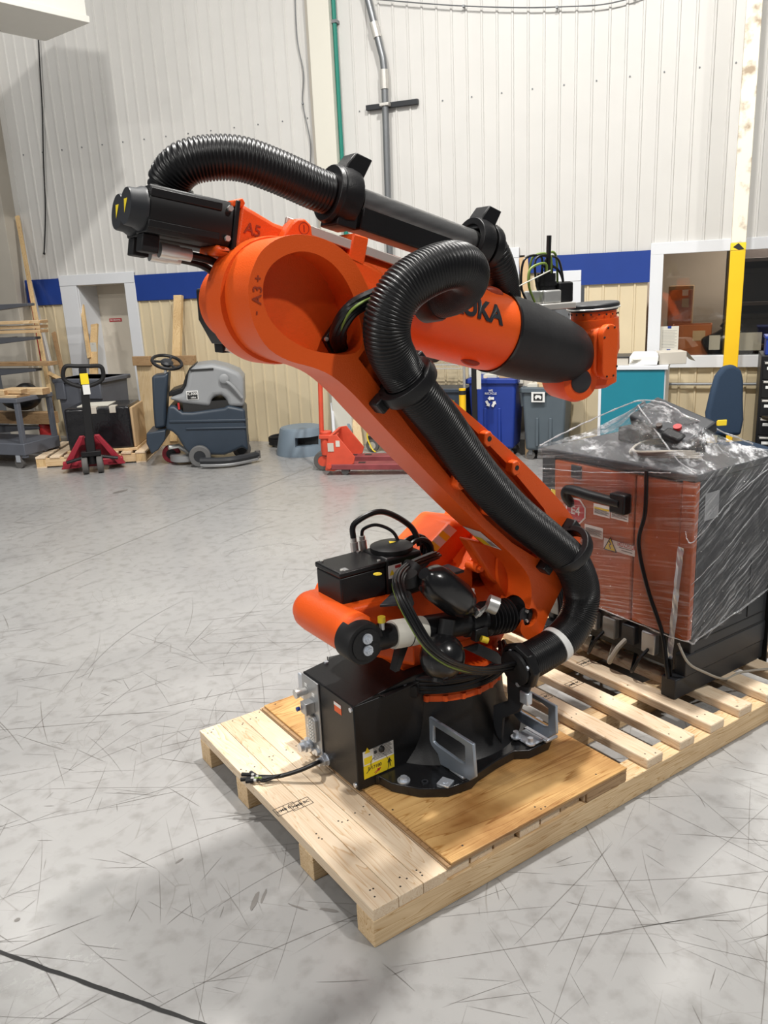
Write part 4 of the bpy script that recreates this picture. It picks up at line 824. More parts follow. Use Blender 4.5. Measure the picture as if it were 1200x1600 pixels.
# rear drive motors
def motor(vn, shift, name):
    q = [xz(*p, VE - .01) for p in ((238, 285), (377, 317), (370, 388), (231, 344))]
    q = [(x + fa.x * shift, z + fa.z * shift) for x, z in q]
    TL, TR, BR, BL = [V(a, 0, b) for a, b in q]
    ux = (TR - TL).normalized(); uz = (TR - BR).normalized(); Lm = (TR - TL).length; H = (TR - BR).length
    Mx = Matrix(((ux.x, 0, uz.x, TL.x), (0, 1, 0, vn), (ux.z, 0, uz.z, TL.z), (0, 0, 0, 1))); w = .105
    b = MB(); b.prism([(0, -.018), (.012, 0), (w - .012, 0), (w, -.018), (w, -H + .018), (w - .012, -H), (.012, -H), (0, -H + .018)], 0, 0, Lm - .014, Mx); o = b.build(name, 'motor_black', rob, .004)
    b = MB(); b.box(Lm - .014, Lm, -.004, w + .004, -H - .006, .006, Mx); b.build('flange', 'motor_black', o, .004)
    b = MB(); b.box(.0, Lm - .05, -.003, .006, -.030, -.010, Mx); b.build('edge_rib', 'motor_black', o, .002); b = MB(); b.box(.0, Lm - .05, -.003, .006, -H + .012, -H + .03, Mx); b.build('edge_rib', 'motor_black', o, .002)
    cx, cz = w / 2, -H / 2
    b = MB(); b.lathe([(H * .47, 0), (H * .47, .008), (H * .41, .022), (H * .40, .040), (H * .385, .044), (.0, .044)], Mx @ V(0, cx, cz), -ux, 36); b.build('end_cap', 'charcoal', o)
    b = MB(); b.add([tuple(Mx @ V(-.0448, cx + a, cz + c)) for a, c in ((-.013, .018), (.013, .018), (0, -.018))], [(0, 1, 2)]); b.build('warning_triangle', 'label_yellow', o, smooth=False)
    for z in (-.02, -H + .02): b = MB(); b.cyl(Mx @ V(Lm - .03, -.003, z), Mx @ V(Lm - .03, -.012, z), .008, n=6); b.build('flange_bolt', 'steel', o, smooth=False)
    b = MB(); b.box(.0, .045, .035, .08, -H - .045, -H, Mx); b.build('plug_block', 'black_soft', o, .003)
    b = MB(); s0 = Mx @ V(.055, .06, -H - .032); b.cyl(s0, s0 + ux * .05, .020, n=18); b.cyl(s0 + ux * .05, s0 + ux * .085, .017, n=18); b.build('metal_plug', 'steel', o)
    b = MB(); b.tube(spline([s0 + ux * .08, s0 + ux * .15 - uz * .005, s0 + ux * .21 - uz * .03, s0 + ux * .26 - uz * .035, s0 + ux * .285 + uz * .02, s0 + ux * .28 + uz * .06], 8), .011, 9); b.build('motor_lead', 'rubber', o)
    return o
motor(.485, 0, 'drive_motor'); motor(.600, .015, 'drive_motor')
# small motor peeping out behind the elbow
m = MB(); q = [xz(*p, .70) for p in ((326, 450), (345, 448), (352, 540), (330, 500))]; m.prism(q, 1, .66, .80); em = m.build('elbow_motor', 'motor_black', rob, .006)
m = MB(); [m.box(*(lambda a: (a[0] - .02, a[0] + .03))(xz(px, py, .78)), .75, .81, xz(px, py, .78)[1] - .02, xz(px, py, .78)[1] + .02) for px, py in ((338, 510), (344, 525), (350, 540))]; m.build('plug_block', 'black_soft', em, .003)
m = MB(); a = at(350, 541, 1, .76); m.cyl(a, a + fa * .09, .017, n=16); m.build('metal_plug', 'steel', em)
# --- dress pack carrier on the forearm
HT = RA + .035
def fpx(px, py, v): p = at(px, py, 1, v); return p
ra, rb = at(500, 350, 1, .50), at(690, 425, 1, .50)
def bar(name, p, q, w, h, mat, par, bevel=.002, Lv=.0):
    d = (q - p).normalized(); L = (q - p).length; u = V(-d.z, 0, d.x); Mx = Matrix(((d.x, 0, u.x, p.x), (0, 1, 0, p.y), (d.z, 0, u.z, p.z), (0, 0, 0, 1)))
    b = MB(); b.box(0, L, -w / 2, w / 2, -h / 2, h / 2, Mx); return b.build(name, mat, par, bevel), Mx, L
VP = .56
rail, RM, RL = bar('carrier_rail', at(446, 346, 1, VP - .06), at(700, 438, 1, VP - .06) , .012, .026, 'aluminium', rob)
tray, TM, TL_ = bar('carrier_plate', at(440, 356, 1, VP + .03), at(720, 455, 1, VP + .03), .17, .006, 'aluminium', rob)
for t in (.18, .42, .70):
    b = MB(); b.box(t * TL_, t * TL_ + .09, -.05, .05, -.02, .02, TM); cut(tray, b)
m = MB()
for t in (.1, .33, .6, .85): m.cyl(TM @ V(t * TL_, -.06, .003), TM @ V(t * TL_, -.06, .012), .007, n=6)
m.build('plate_bolt', 'steel', tray, smooth=False)
for px, py in ((548, 383), (690, 440)):
    p = at(px, py, 1, VP - .02); m = MB(); m.box(-.028, .028, -.05, .09, -.06, .025, frame(p, fa, (0, 1, 0))); m.build('carrier_foot', 'orange', rob, .005)
s0, s1 = at(556, 322, 1, VP), at(752, 392, 1, VP); dp_ = (s1 - s0).normalized(); up_ = V(-dp_.z, 0, dp_.x); LP = (s1 - s0).length
sup, SM, _L = bar('support_beam', s0 - up_ * .035, s1 - up_ * .035, .085, .07, 'black', rob, .006)
m = MB(); m.cyl(s0 + up_ * .01, s1 + up_ * .01, .046, n=32); m.build('worn_pipe', 'pipe_worn', sup)
m = MB(); p = at(645, 330, 1, VP + .05); m.box(p.x - .015, p.x + .015, p.y - .01, p.y + .01, p.z - .05, p.z + .0); p = at(722, 356, 1, VP + .05); m.box(p.x - .015, p.x + .015, p.y - .01, p.y + .01, p.z - .05, p.z); m.build('guide_tab', 'black', sup, .003)
def clampring(c, ax, r, w, par, horn=True, name='hose_clamp'):
    ax = Vector(ax).normalized(); q = MB(); q.lathe([(r, -w), (r + .022, -w), (r + .026, 0), (r + .022, w), (r, w)], c, ax, 36, closed=True); o = q.build(name, 'black', par, .002)
    if horn:
        s = V(0, 1, 0); u = ax.cross(s).normalized(); u = u if u.z > 0 else -u
        Mx = frame(c, ax, s); zz = 1 if (Mx.to_3x3() @ V(0, 0, 1)).dot(u) > 0 else -1
        b = MB(); b.prism([(-w * .9, zz * r * .7), (w * 1.3, zz * r * .7), (w * 2.2, zz * (r + .062)), (w * .2, zz * (r + .066)), (-w * .5, zz * (r + .03))], 1, -.035, .035, Mx); b.build('horn', 'black', o, .004)
        b = MB(); b.box(-w * .9, w * 1.3, -.05, .05, -zz * (r + .03), -zz * r * .6, Mx) if zz < 0 else b.box(-w * .9, w * 1.3, -.05, .05, -(r + .03), -r * .6, Mx); b.build('foot', 'black', o, .004)
    return o
c1 = at(533, 308, 1, VP); clampring(c1, dp_, .060, .03, rob); clampring(at(517, 303, 1, VP), dp_, .058, .012, rob, False, 'clamp_collar')
c2 = at(742, 380, 1, VP); clampring(c2, dp_, .056, .028, rob); clampring(at(762, 386, 1, VP), dp_, .05, .016, rob, False, 'clamp_collar')
# hoses
m = MB(); hose(m, [at(270, 310, 1, .70), at(266, 282, 1, .69), at(288, 257, 1, .65), at(328, 247, 1, .62), at(378, 249, 1, .59), at(435, 269, 1, .57), at(495, 296, 1, VP), at(530, 308, 1, VP)], .060, .0105, .006); m.build('corrugated_hose', 'rubber', rob, ang=180)
m = MB(); hose(m, [at(745, 378, 1, VP), at(766, 388, 1, VP), at(778, 412, 1, VP + .01), at(786, 440, 1, VP + .06), at(790, 470, 1, VP + .12), at(790, 490, 1, VP + .16)], .056, .0105, .006); m.build('corrugated_hose', 'rubber', rob, ang=180)
# big loop, from its open end over the forearm and down the link arm to the base flange
hv = VF - .062
big = [at(676, 466, 1, .43), at(704, 460, 1, .36), at(724, 446, 1, .28), at(729, 425, 1, .21), at(710, 414, 1, .16), at(672, 424, 1, .16), at(630, 452, 1, .175), at(607, 494, 1, .195), at(606, 535, 1, .215), at(622, 572, 1, hv), at(648, 610, 1, hv), at(690, 662, 1, hv + .012), at(745, 738, 1, hv + .012), at(800, 798, 1, hv + .01), at(858, 846, 1, hv), at(893, 880, 1, hv), at(909, 925, 1, hv + .01), at(900, 970, 1, hv + .005), at(874, 1003, 1, hv), at(842, 1024, 1, hv), at(815, 1038, 1, hv)]
hp = resample(spline(big, 24), .0085 / 4); rr = [.058, .0635, .0645, .0635]; rad = [rr[i % 4] for i in range(len(hp))]
nend = int(.42 / (.0085 / 4)); 
m = MB(); m.tube(hp, [r * (1.0 if i > 120 else 1.0) for i, r in enumerate(rad)], 28); bh = m.build('corrugated_hose', 'rubber', rob, ang=180)
m = MB(); dd = (hp[0] - hp[6]).normalized(); m.lathe([(.066, -.03), (.072, -.02), (.072, .03), (.050, .032)], hp[0], dd, 32); m.build('hose_end_cuff', 'black', bh)
def halfclamp(px, py, d, name='arm_clamp'):
    p = at(px, py, 1, hv); d = V(*d).normalized(); o = clampring(p, d, .064, .02, rob, False, name); s = d.cross(V(0, 1, 0)).normalized()
    for k in (-1, 1):
        b = MB(); Mx = frame(p + s * k * .085 + V(0, .05, 0), d, (0, 1, 0)); b.box(-.02, .02, -.03, .022, -.022, .022, Mx); b.build('clamp_ear', 'black', o, .005)
    return o
halfclamp(637, 598, (at(690, 662, 1, hv) - at(600, 545, 1, hv)))
halfclamp(887, 858, (at(905, 900, 1, hv) - at(850, 838, 1, hv)))
# label bands on the hose near the flange
def band(t0, t1, mat, name):
    i0, i1 = int(len(hp) * t0), int(len(hp) * t1); q = MB(); q.tube(hp[i0:i1], .0655, 28); return q.build(name, mat, bh)
band(.922, .935, 'white_label', 'hose_label'); 
# base flange for the hose: ring plate on an upright
c = at(812, 1040, 1, hv); hd = (at(842, 1024, 1, hv) - c).normalized()
m = MB(); m.lathe([(.082, -.012), (.086, 0), (.082, .018), (.066, .022), (.066, -.016)], c, hd, 8, closed=True); hf = m.build('hose_flange', 'black', rob, .003)
m = MB(); m.lathe([(.062, -.014), (.062, -.028), (.055, -.030), (.02, -.030)], c, hd, 32); m.build('flange_face', 'black_soft', hf); m = MB(); [m.cyl(c - hd * .014 + V(0, .058 * math.cos(a), .058 * math.sin(a)), c - hd * .024 + V(0, .058 * math.cos(a), .058 * math.sin(a)), .009, n=6) for a in (1.2, 2.8, 4.5)]; m.build('flange_bolt', 'zinc', hf)
m = MB(); q = [(c.y - .06, c.z - .05), (c.y + .06, c.z - .05), (c.y + .055, .38), (c.y + .13, .33), (c.y + .13, zp + .005), (c.y + .09, zp + .005), (c.y + .08, .30), (c.y - .0, .36)]; m.prism(q, 0, c.x - .006, c.x + .006); m.build('flange_upright', 'charcoal', hf, .003); m = MB(); m.box(c.x - .012, c.x + .012, c.y - .05, c.y - .01, c.z - .13, c.z - .085); m.build('flange_clip', 'zinc', hf, .004)
m = MB(); P = at(742, 1012, 1, .36); m.prism([xz(*q, .36) for q in ((722, 1012), (745, 1004), (775, 1018), (792, 1040), (772, 1036))], 1, .35, .362); m.build('flange_strap', 'charcoal', hf, .002)
# leads hanging behind the shoulder
for i in range(5):
    m = MB(); m.tube(spline([at(862 + i * 4, 900, 1, .50), at(874 + i * 4, 940, 1, .46), at(872 + i * 3, 985, 1, .44), at(858 + i * 3, 1012, 1, .44), at(838, 1018, 1, .43)], 8), .008, 8); m.build('signal_lead', 'rubber', rob)
# --- wrist
wc = at(922, 545, 1, VA)
m = MB(); m.lathe([(.085, 0), (.085, .10), (.10, .12), (.10, .16), (.03, .17)], P2 + fa * (NL - .09), fa, 36); wr = m.build('wrist', 'orange', rob)
fc = at(927, 478, 1, VA); fdn = V(.06, 0, -1).normalized()
m = MB(); m.lathe([(.088, .016), (.088, .045), (.096, .048), (.098, .11), (.098, .17), (.088, .20), (.085, .30), (.05, .32)], fc, fdn, 48); hd_ = m.build('wrist_body', 'orange', wr)
m = MB(); m.lathe([(.096, -.012), (.100, -.008), (.100, .004), (.094, .008), (.094, .016)], fc, fdn, 48); fgl = m.build('tool_flange', 'charcoal', wr); m = MB(); m.lathe([(.102, .004), (.104, .006), (.102, .010)], fc, fdn, 48); m.box(fc.x + .09, fc.x + .135, fc.y - .02, fc.y + .02, fc.z - .004, fc.z + .004); m.build('flange_ring', 'steel', fgl)
m = MB()
for i in range(20): a = 2 * PI * i / 20; m.cyl(fc + fdn * .03 + V(.0945 * math.cos(a), .0945 * math.sin(a), 0), fc + fdn * .03 + V(.0965 * math.cos(a), .0965 * math.sin(a), 0), .004, n=6)
m.build('flange_bolt_ring', 'ink', hd_)
# side gear cover (stadium plate)
sp = [(938, 530), (940, 515), (948, 507), (956, 506), (964, 512), (967, 525), (967, 570), (964, 585), (955, 593), (945, 593), (936, 586), (934, 570)]
vg = VA - .125
cx, cz = xz(954, 550, vg)
stad = []
for i in range(24):
    a = 2 * PI * i / 24; dz = .062 if math.sin(a) > 0 else -.062; stad.append((cx + .043 * math.cos(a), cz + dz + .043 * math.sin(a)))
m = MB(); m.prism([(x, z) for x, z in stad], 1, vg, vg + .03); gc = m.build('gear_cover', 'orange', wr, .005, 3)
m = MB(); m.prism([(cx + (x - cx) * 1.0 - .01, cz + (z - cz) * .92) for x, z in stad], 1, vg + .03, VA + .02); m.build('gear_case', 'orange', wr, .008)
m = MB()
for i in range(0, 24, 4): x, z = stad[i]; m.cyl((cx + (x - cx) * .86, vg + .001, cz + (z - cz) * .92), (cx + (x - cx) * .86, vg - .003, cz + (z - cz) * .92), .004, n=8)
m.build('cover_screw', 'ink', gc)
# lower arc with dark disc
lc = at(900, 600, 1, VA - .02)
m = MB(); m.lathe([(.02, -.09), (.075, -.085), (.085, -.06), (.085, .06), (.07, .085), (.02, .09)], lc + V(0, .04, .02), (.25, 1, .05), 36); lw_ = m.build('lower_wrist_arc', 'orange', wr); m = MB(); m.lathe([(.045, -.090), (.04, -.094), (.01, -.096)], lc + V(0, .04, .02), (.25, 1, .05), 30); m.build('dark_disc', 'charcoal', lw_)
# tool changer with loose leads beside the flange
tp = at(862, 478, 1, VA + .03)
m = MB(); m.box(-.12, .06, -.07, .07, -.012, .012, Matrix.Translation(tp)); tc_ = m.build('tool_plate', 'aluminium', rob, .004); m = MB(); m.box(-.10, -.01, -.06, .05, .012, .06, Matrix.Translation(tp)); m.build('connector_block', 'steel', tc_, .006)
m = MB(); m.box(-.0, .075, -.04, .06, .012, .085, Matrix.Translation(tp)); m.build('valve_block', 'black', tc_, .005); m = MB(); m.cyl(tp + V(-.03, -.0, .06), tp + V(-.03, 0, .12), .035, n=20); m.cyl(tp + V(-.03, 0, .075), tp + V(-.03, 0, .09), .04, n=20); m.build('cable_gland', 'black', tc_)
for i in range(9):
    r = random.uniform(.05, .10); h = random.uniform(.06, .14); b = tp + V(-.03 + random.uniform(-.02, .02), random.uniform(-.02, .02), .10)
    e = tp + V(-.14 + .03 * (i % 4) if i % 2 else .02 + .01 * (i % 3), -.03 + .01 * i, .02)
    m = MB(); m.tube(spline([b, b + V(.0, 0, h * .7), (b + e) / 2 + V(-.05 if i % 2 else .02, 0, h), e + V(-.03 if i % 2 else .01, 0, .06), e], 8), .0045, 7); m.build('tool_lead', 'green_cable' if i % 3 == 1 else 'rubber', tc_)
m = MB(); m.tube(spline([tp + V(-.02, 0, .10), tp + V(-.02, 0, .18), at(857, 400, 1, VA + .03), at(858, 368, 1, VA + .03)], 8), .009, 8); m.build('upright_lead', 'rubber', tc_)
m = MB(); m.tube([tp + V(-.03, -.02, .13), at(795, 455, 1, VA - .05)], .0025, 6); m.build('white_cord', 'paper', tc_)
# ================================================================== the wrapped control cabinet
X0, X1, Y0, Y1, ZT = 1.675, 2.24, .205, 1.01, 1.055
cab = thing('control_cabinet', 'orange-fronted dark grey control cabinet wrapped in clear stretch film', 'cabinet', (X0, Y0, .127), absolute=True)
m = MB(); m.box(X0 + .03, X1, Y0, Y1, .235, ZT - .03); body = m.build('cabinet_body', 'charcoal', cab, .006)
m = MB(); m.box(X0 - .005, X1 + .005, Y0 - .005, Y1 + .005, ZT - .03, ZT); m.build('cabinet_top', 'charcoal', cab, .008)
m = MB(); m.box(X0 - .055, X1, Y0, Y0 + .07, .127, .215); m.build('skid', 'charcoal', cab, .005); m = MB(); m.box(X0 - .055, X1, Y1 - .09, Y1 - .02, .127, .215); m.build('skid', 'charcoal', cab, .005)
m = MB(); m.box(X0 - .0, X1, Y0 - .004, Y0 + .05, .213, .305); m.build('plinth', 'charcoal', cab, .004)
m = MB(); m.box(X0 + .05, X1, Y0 + .05, Y1, .20, .24); m.build('floor_tray', 'tool_black', cab, .004)
# doors on the -x face
YM = Y0 + .28
m = MB(); m.box(X0, X0 + .03, YM + .003, Y1 - .08, .37, ZT - .045); dr = m.build('door', 'cab_orange', cab, .006)
m = MB(); m.box(X0 + .004, X0 + .03, Y0 + .06, YM - .003, .37, ZT - .045); dr2 = m.build('door', 'cab_orange', cab, .006)
m = MB(); m.box(X0, X0 + .03, Y0 - .002, Y0 + .057, .37, ZT - .03); m.build('corner_post', 'cab_orange', cab, .004)
m = MB(); m.box(X0 + .01, X0 + .035, Y0 + .05, Y0 + .066, .5, .93); m.build('door_slot', 'ink', cab)
m = MB(); m.box(X0 + .002, X0 + .03, Y1 - .08, Y1, .235, ZT - .03); m.build('corner_post', 'charcoal', cab, .004)
def yzx(px, py, x=X0): p = at(px, py, 0, x); return p.y, p.z
# handle
hy0, hz = yzx(893, 763); hy1, _ = yzx(978, 795)
m = MB(); m.tube(spline([V(X0 - .0, hy0, hz - .07), V(X0 - .035, hy0, hz - .03), V(X0 - .04, hy0 - .01, hz), V(X0 - .04, hy0 - .05, hz + .006), V(X0 - .04, (hy0 + hy1) / 2, hz), V(X0 - .035, hy1, hz - .005)], 6), .022, 12); hd = m.build('door_handle', 'black', cab)
m = MB(); m.box(X0 - .05, X0, hy1 - .03, hy1 + .05, hz - .05, hz + .035); m.build('handle_latch', 'black', hd, .008); m = MB(); m.box(X0 - .008, X0, hy0 - .06, hy0 - .0, hz + .05, hz + .11); m.build('key_lock', 'charcoal', hd, .004)
def plate(name, mat, px0, py0, px1, py1, par, lift=.002):
    a, b = yzx(px0, py0), yzx(px1, py1); q = MB(); q.box(X0 - lift, X0 - lift + .0012, min(a[0], b[0]), max(a[0], b[0]), min(a[1], b[1]), max(a[1], b[1])); o = q.build(name, mat, par, smooth=False); return o, (min(a[0], b[0]), max(a[0], b[0]), min(a[1], b[1]), max(a[1], b[1]))
FXM = lambda y, z, l: frame(V(X0 - l, y, z), (0, -1, 0), (0, 0, 1))
# red octagon E4
cy, cz = yzx(900, 798)
m = MB(); m.prism([(cy + .062 * math.cos(a + PI / 8), cz + .062 * math.sin(a + PI / 8)) for a in [i * PI / 4 for i in range(8)]], 0, X0 - .003, X0 - .001); o8 = m.build('octagon_sticker', 'white_label', dr, smooth=False)
m = MB(); m.prism([(cy + .055 * math.cos(a + PI / 8), cz + .055 * math.sin(a + PI / 8)) for a in [i * PI / 4 for i in range(8)]], 0, X0 - .0042, X0 - .003); m.build('octagon_red', 'red_sign', o8, smooth=False); text('octagon_text', 'E4', .055, FXM(cy, cz, .0045), 'white_label', o8)
for k, (a, b, c, d) in enumerate(((928, 786, 953, 810), (955, 790, 982, 816), (914, 818, 942, 843))):
    o, (ya, yb, za, zb) = plate('data_label', 'white_label', a, b, c, d, dr); q = MB()
    for j in range(7): q.box(X0 - .0024, X0 - .002, ya + .006 + .01 * (j % 3 == 1), yb - .006, za + .008 + j * (zb - za - .02) / 7, za + .011 + j * (zb - za - .02) / 7)
    q.build('print_lines', 'jar_grey', o, smooth=False)
    if k < 2: q = MB(); q.box(X0 - .0026, X0 - .002, ya + .004, yb - .004, zb - .022, zb - .014); q.build('label_stripe', 'label_yellow' if k == 0 else 'green_cable', o, smooth=False)
o, (ya, yb, za, zb) = plate('danger_label', 'white_label', 944, 840, 992, 870, dr)
q = MB(); q.box(X0 - .0026, X0 - .002, ya, ya + (yb - ya) * .55, zb - (zb - za) * .38, zb); q.build('danger_header', 'red', o, smooth=False); text('danger_text', 'DANGER', .021, FXM(ya + (yb - ya) * .28, zb - (zb - za) * .19, .003), 'white_label', o)
q = MB(); tc = (ya + (yb - ya) * .78, (za + zb) / 2); q.prism([(tc[0] - .033, tc[1] - .026), (tc[0] + .033, tc[1] - .026), (tc[0], tc[1] + .032)], 0, X0 - .0027, X0 - .002); tri_o = q.build('danger_triangle', 'label_yellow', o, smooth=False)
q = MB()
for a, b in (((tc[0] - .033, tc[1] - .026), (tc[0] + .033, tc[1] - .026)), ((tc[0] + .033, tc[1] - .026), (tc[0], tc[1] + .032)), ((tc[0], tc[1] + .032), (tc[0] - .033, tc[1] - .026)), ((tc[0] + .006, tc[1] + .016), (tc[0] - .004, tc[1] + .001)), ((tc[0] - .004, tc[1] + .001), (tc[0] + .006, tc[1] + .0)), ((tc[0] + .006, tc[1]), (tc[0] - .003, tc[1] - .018))): q.tube([V(X0 - .003, *a), V(X0 - .003, *b)], .0022, 6)
q.build('danger_bolt', 'ink', o, smooth=False)
q = MB()
for j in range(4): q.box(X0 - .0024, X0 - .002, ya + .012, ya + (yb - ya) * (.42 + .08 * (j % 2)), za + .01 + j * .011, za + .014 + j * .011)
q.build('print_lines', 'jar_grey', o, smooth=False)
o, _ = plate('yellow_tag', 'label_yellow', 861, 764, 877, 790, cab, -.0005)
# side (-y face): louvre seams, ledger plate
m = MB(); [m.box(X0 + .06, X1 - .02, Y0 - .002, Y0, z, z + .004) for z in (.305, .35)]; m.build('side_seam', 'ink', cab); m = MB(); m.box(2.09, 2.20, Y0 - .004, Y0, .36, .62); m.build('side_hatch', 'charcoal', cab, .002); m = MB(); m.box(1.74, 1.83, Y0 - .003, Y0 - .001, .86, .97); m.build('side_label', 'panel_grey', cab, smooth=False)
# connectors and leads under the doors
for i in range(6):
    y = Y0 + .15 + i * .105; m = MB(); m.box(X0 + .0, X0 + .06, y, y + .07, .25 + .01 * (i % 2), .345); m.build('connector_housing', ('panel_grey', 'charcoal', 'jar_grey')[i % 3], cab, .006)
for i in range(5):
    y = Y0 + .18 + i * .12; m = MB(); m.tube(spline([V(X0 + .02, y, .28), V(X0 - .04, y + .01, .24), V(X0 - .05, y + .04, .17), V(X0 + .02, y + .09, .16), V(X0 + .08, y + .12, .2)], 6), .011 if i % 2 else .007, 8); m.build('cabinet_lead', 'grey_cable' if i in (1, 3) else 'rubber', cab)
# lead down the door, banding strap, foil, loose beige lead
m = MB(); m.tube(spline([at(1010, 735, 0, X0 - .02), at(1008, 800, 0, X0 - .02), at(998, 850, 0, X0 - .02), at(1012, 920, 0, X0 - .02), at(1035, 990, 0, X0 - .025), at(1042, 1045, 0, X0 - .05), at(1044, 1060, 0, X0 - .05)], 8), .0085, 8); m.build('door_lead', 'rubber', cab)
m = MB(); m.tube(spline([at(1060, 1005, 0, X0 - .02), at(1075, 1035, 1, Y0 - .03), at(1100, 1050, 1, Y0 - .05), at(1133, 1061, 2, .132), at(1160, 1050, 2, .132), at(1215, 1044, 2, .132)], 8), .0055, 7); m.build('beige_lead', 'grey_cable', cab)
sy = Y0 + .055
m = MB(); p = [at(1064, 855, 0, X0 - .012), at(1056, 930, 0, X0 - .015), at(1048, 1010, 0, X0 - .02), at(1044, 1035, 0, X0 - .03)]
q = MB(); w = .014; vs = []; pp = spline(p, 8)
for i, c_ in enumerate(pp): vs += [tuple(c_ + V(.003 * random.uniform(-1, 1), w, 0)), tuple(c_ + V(-.004 * random.uniform(0, 1), 0, 0)), tuple(c_ + V(.003 * random.uniform(-1, 1), -w, 0))]
fs = []
for i in range(len(pp) - 1): fs += [(3 * i, 3 * i + 1, 3 * i + 4, 3 * i + 3), (3 * i + 1, 3 * i + 2, 3 * i + 5, 3 * i + 4)]
q.add(vs, fs).build('shiny_strap', 'zinc', cab, smooth=False)
m = MB(); a, b = at(1047, 1030, 0, X0 - .035), at(1042, 1110, 0, X0 - .055); m.box(a.x - .003, a.x + .003, a.y - .012, a.y + .012, .10, a.z); m.build('band_strap', 'rubber', cab, .001)
m = MB(); m.box(2.235, 2.245, Y0 - .02, Y0 + .015, .10, .9); m.build('band_strap', 'rubber', cab, .001)
m = MB(); m.tube(spline([V(2.24, Y0 - .02, .55), V(2.30, Y0 - .05, .35), V(2.36, Y0 - .02, .20), V(2.40, Y0 + .05, .15)], 8), .014, 8); m.build('cabinet_lead', 'rubber', cab)
# --- teach pendant on the top, its own thing
pa, pb = at(1006, 642, 0, 1.98), at(1098, 684, 0, 1.94)
pen = thing('teach_pendant', 'dark grey hand-held teach pendant with red stop button on the wrapped cabinet', 'pendant', (1.98, .55, ZT), absolute=True)
cpn = (pa + pb) / 2; xd = (pb - pa).normalized(); LPn = (pb - pa).length; yd = V(-.80, -.25, -.45).normalized()
PMx = frame(cpn, xd, yd); hw = .085
m = MB(); m.box(-LPn / 2, LPn / 2, -hw, hw, -.03, .025, PMx); ps = m.build('pendant_shell', 'charcoal', pen, .012, 3)
sg = 1 if (PMx.to_3x3() @ V(0, 0, 1)).z > 0 else -1
zt_ = .026 * sg
m = MB(); m.box(-LPn * .40, LPn * .12, -hw * .6, hw * .55, min(zt_, zt_ * 1.05), max(zt_, zt_ * 1.05) + .0001, PMx); m.build('screen', 'panel_grey', ps, smooth=False)
m = MB(); [m.box(-LPn * .42 + i * .022, -LPn * .42 + i * .022 + .013, hw * .72, hw * .86, zt_ - .002, zt_ + .003, PMx) for i in range(9)]; m.build('key_row', 'white_label', ps)
m = MB(); [m.box(-LPn * .30 + i * .03, -LPn * .30 + i * .03 + .016, -hw * .88, -hw * .78, zt_ - .002, zt_ + .003, PMx) for i in range(9)]; m.build('key_row', 'white_label', ps)
zc = V(0, 0, sg); m = MB(); m.cyl(PMx @ V(LPn * .22, hw * .45, zt_), PMx @ V(LPn * .22, hw * .45, zt_ + .018 * sg), .017, n=22); m.build('stop_button', 'red', ps); m = MB(); m.cyl(PMx @ V(0, hw * .8, zt_), PMx @ V(0, hw * .8, zt_ + .014 * sg), .013, n=18); m.build('mode_switch', 'dark_rack', ps)
m = MB(); m.box(LPn * .12, LPn * .42, hw * .6, hw * 1.25, -.04, .02, PMx); m.build('grip', 'black', ps, .012)
m = MB(); m.tube(spline([PMx @ V(LPn / 2, 0, 0), PMx @ V(LPn * .62, .03, -.02 * sg), V(1.92, .36, ZT + .04), V(1.86, .46, ZT + .03), V(1.90, .60, ZT + .02), V(2.0, .50, ZT + .02)], 8), .011, 8); m.build('pendant_lead', 'rubber', pen)
m = MB()
for k in range(4): m.tube([V(1.88 + (.10 + .01 * k) * math.cos(a), .50 + (.16 - .01 * k) * math.sin(a), ZT + .012 + .008 * k + .01 * math.sin(2 * a)) for a in [j * .25 for j in range(26)]], .006, 7)
m.build('coiled_lead', 'grey_cable', pen)
m = MB(); m.box(2.0, 2.14, .5, .85, ZT + .001, ZT + .07); m.build('pendant_rest', 'black_soft', pen, .01)
# --- stretch film
def ring(z, off, jit, n=96):
    pts = []; x0, x1, y0, y1 = X0 - .012 - off, X1 + .012 + off, Y0 - .014 - off, Y1 + .014 + off; per = 2 * ((x1 - x0) + (y1 - y0))
    for i in range(n):
        d = per * i / n; lx, ly = x1 - x0, y1 - y0
        if d < ly: p = (x0, y0 + d)
        elif d < ly + lx: p = (x0 + d - ly, y1)
        elif d < 2 * ly + lx: p = (x1, y1 - (d - ly - lx))
        else: p = (x1 - (d - 2 * ly - lx), y0)
        pts.append(V(p[0] + random.uniform(-jit, jit), p[1] + random.uniform(-jit, jit), z))
    return pts
n = 96; rows = []
lev_ = [0, .08, .16, .25, .34, .43, .52, .60, .67]
for k, f in enumerate(lev_):
    r = ring(0, .004 * (k % 2), .0025, n)
    for i, p in enumerate(r):
        side = p.y < Y0 + .01 and p.x > X0 + .02
        t = (p.x - X0) / (X1 - X0)
        zb = .375 + .02 * math.sin(i * .9) if not side else .34 + .12 * t + .015 * math.sin(i * 1.7)
        p.z = zb + (ZT + .004 - zb) * f / .67
    rows.append(r)
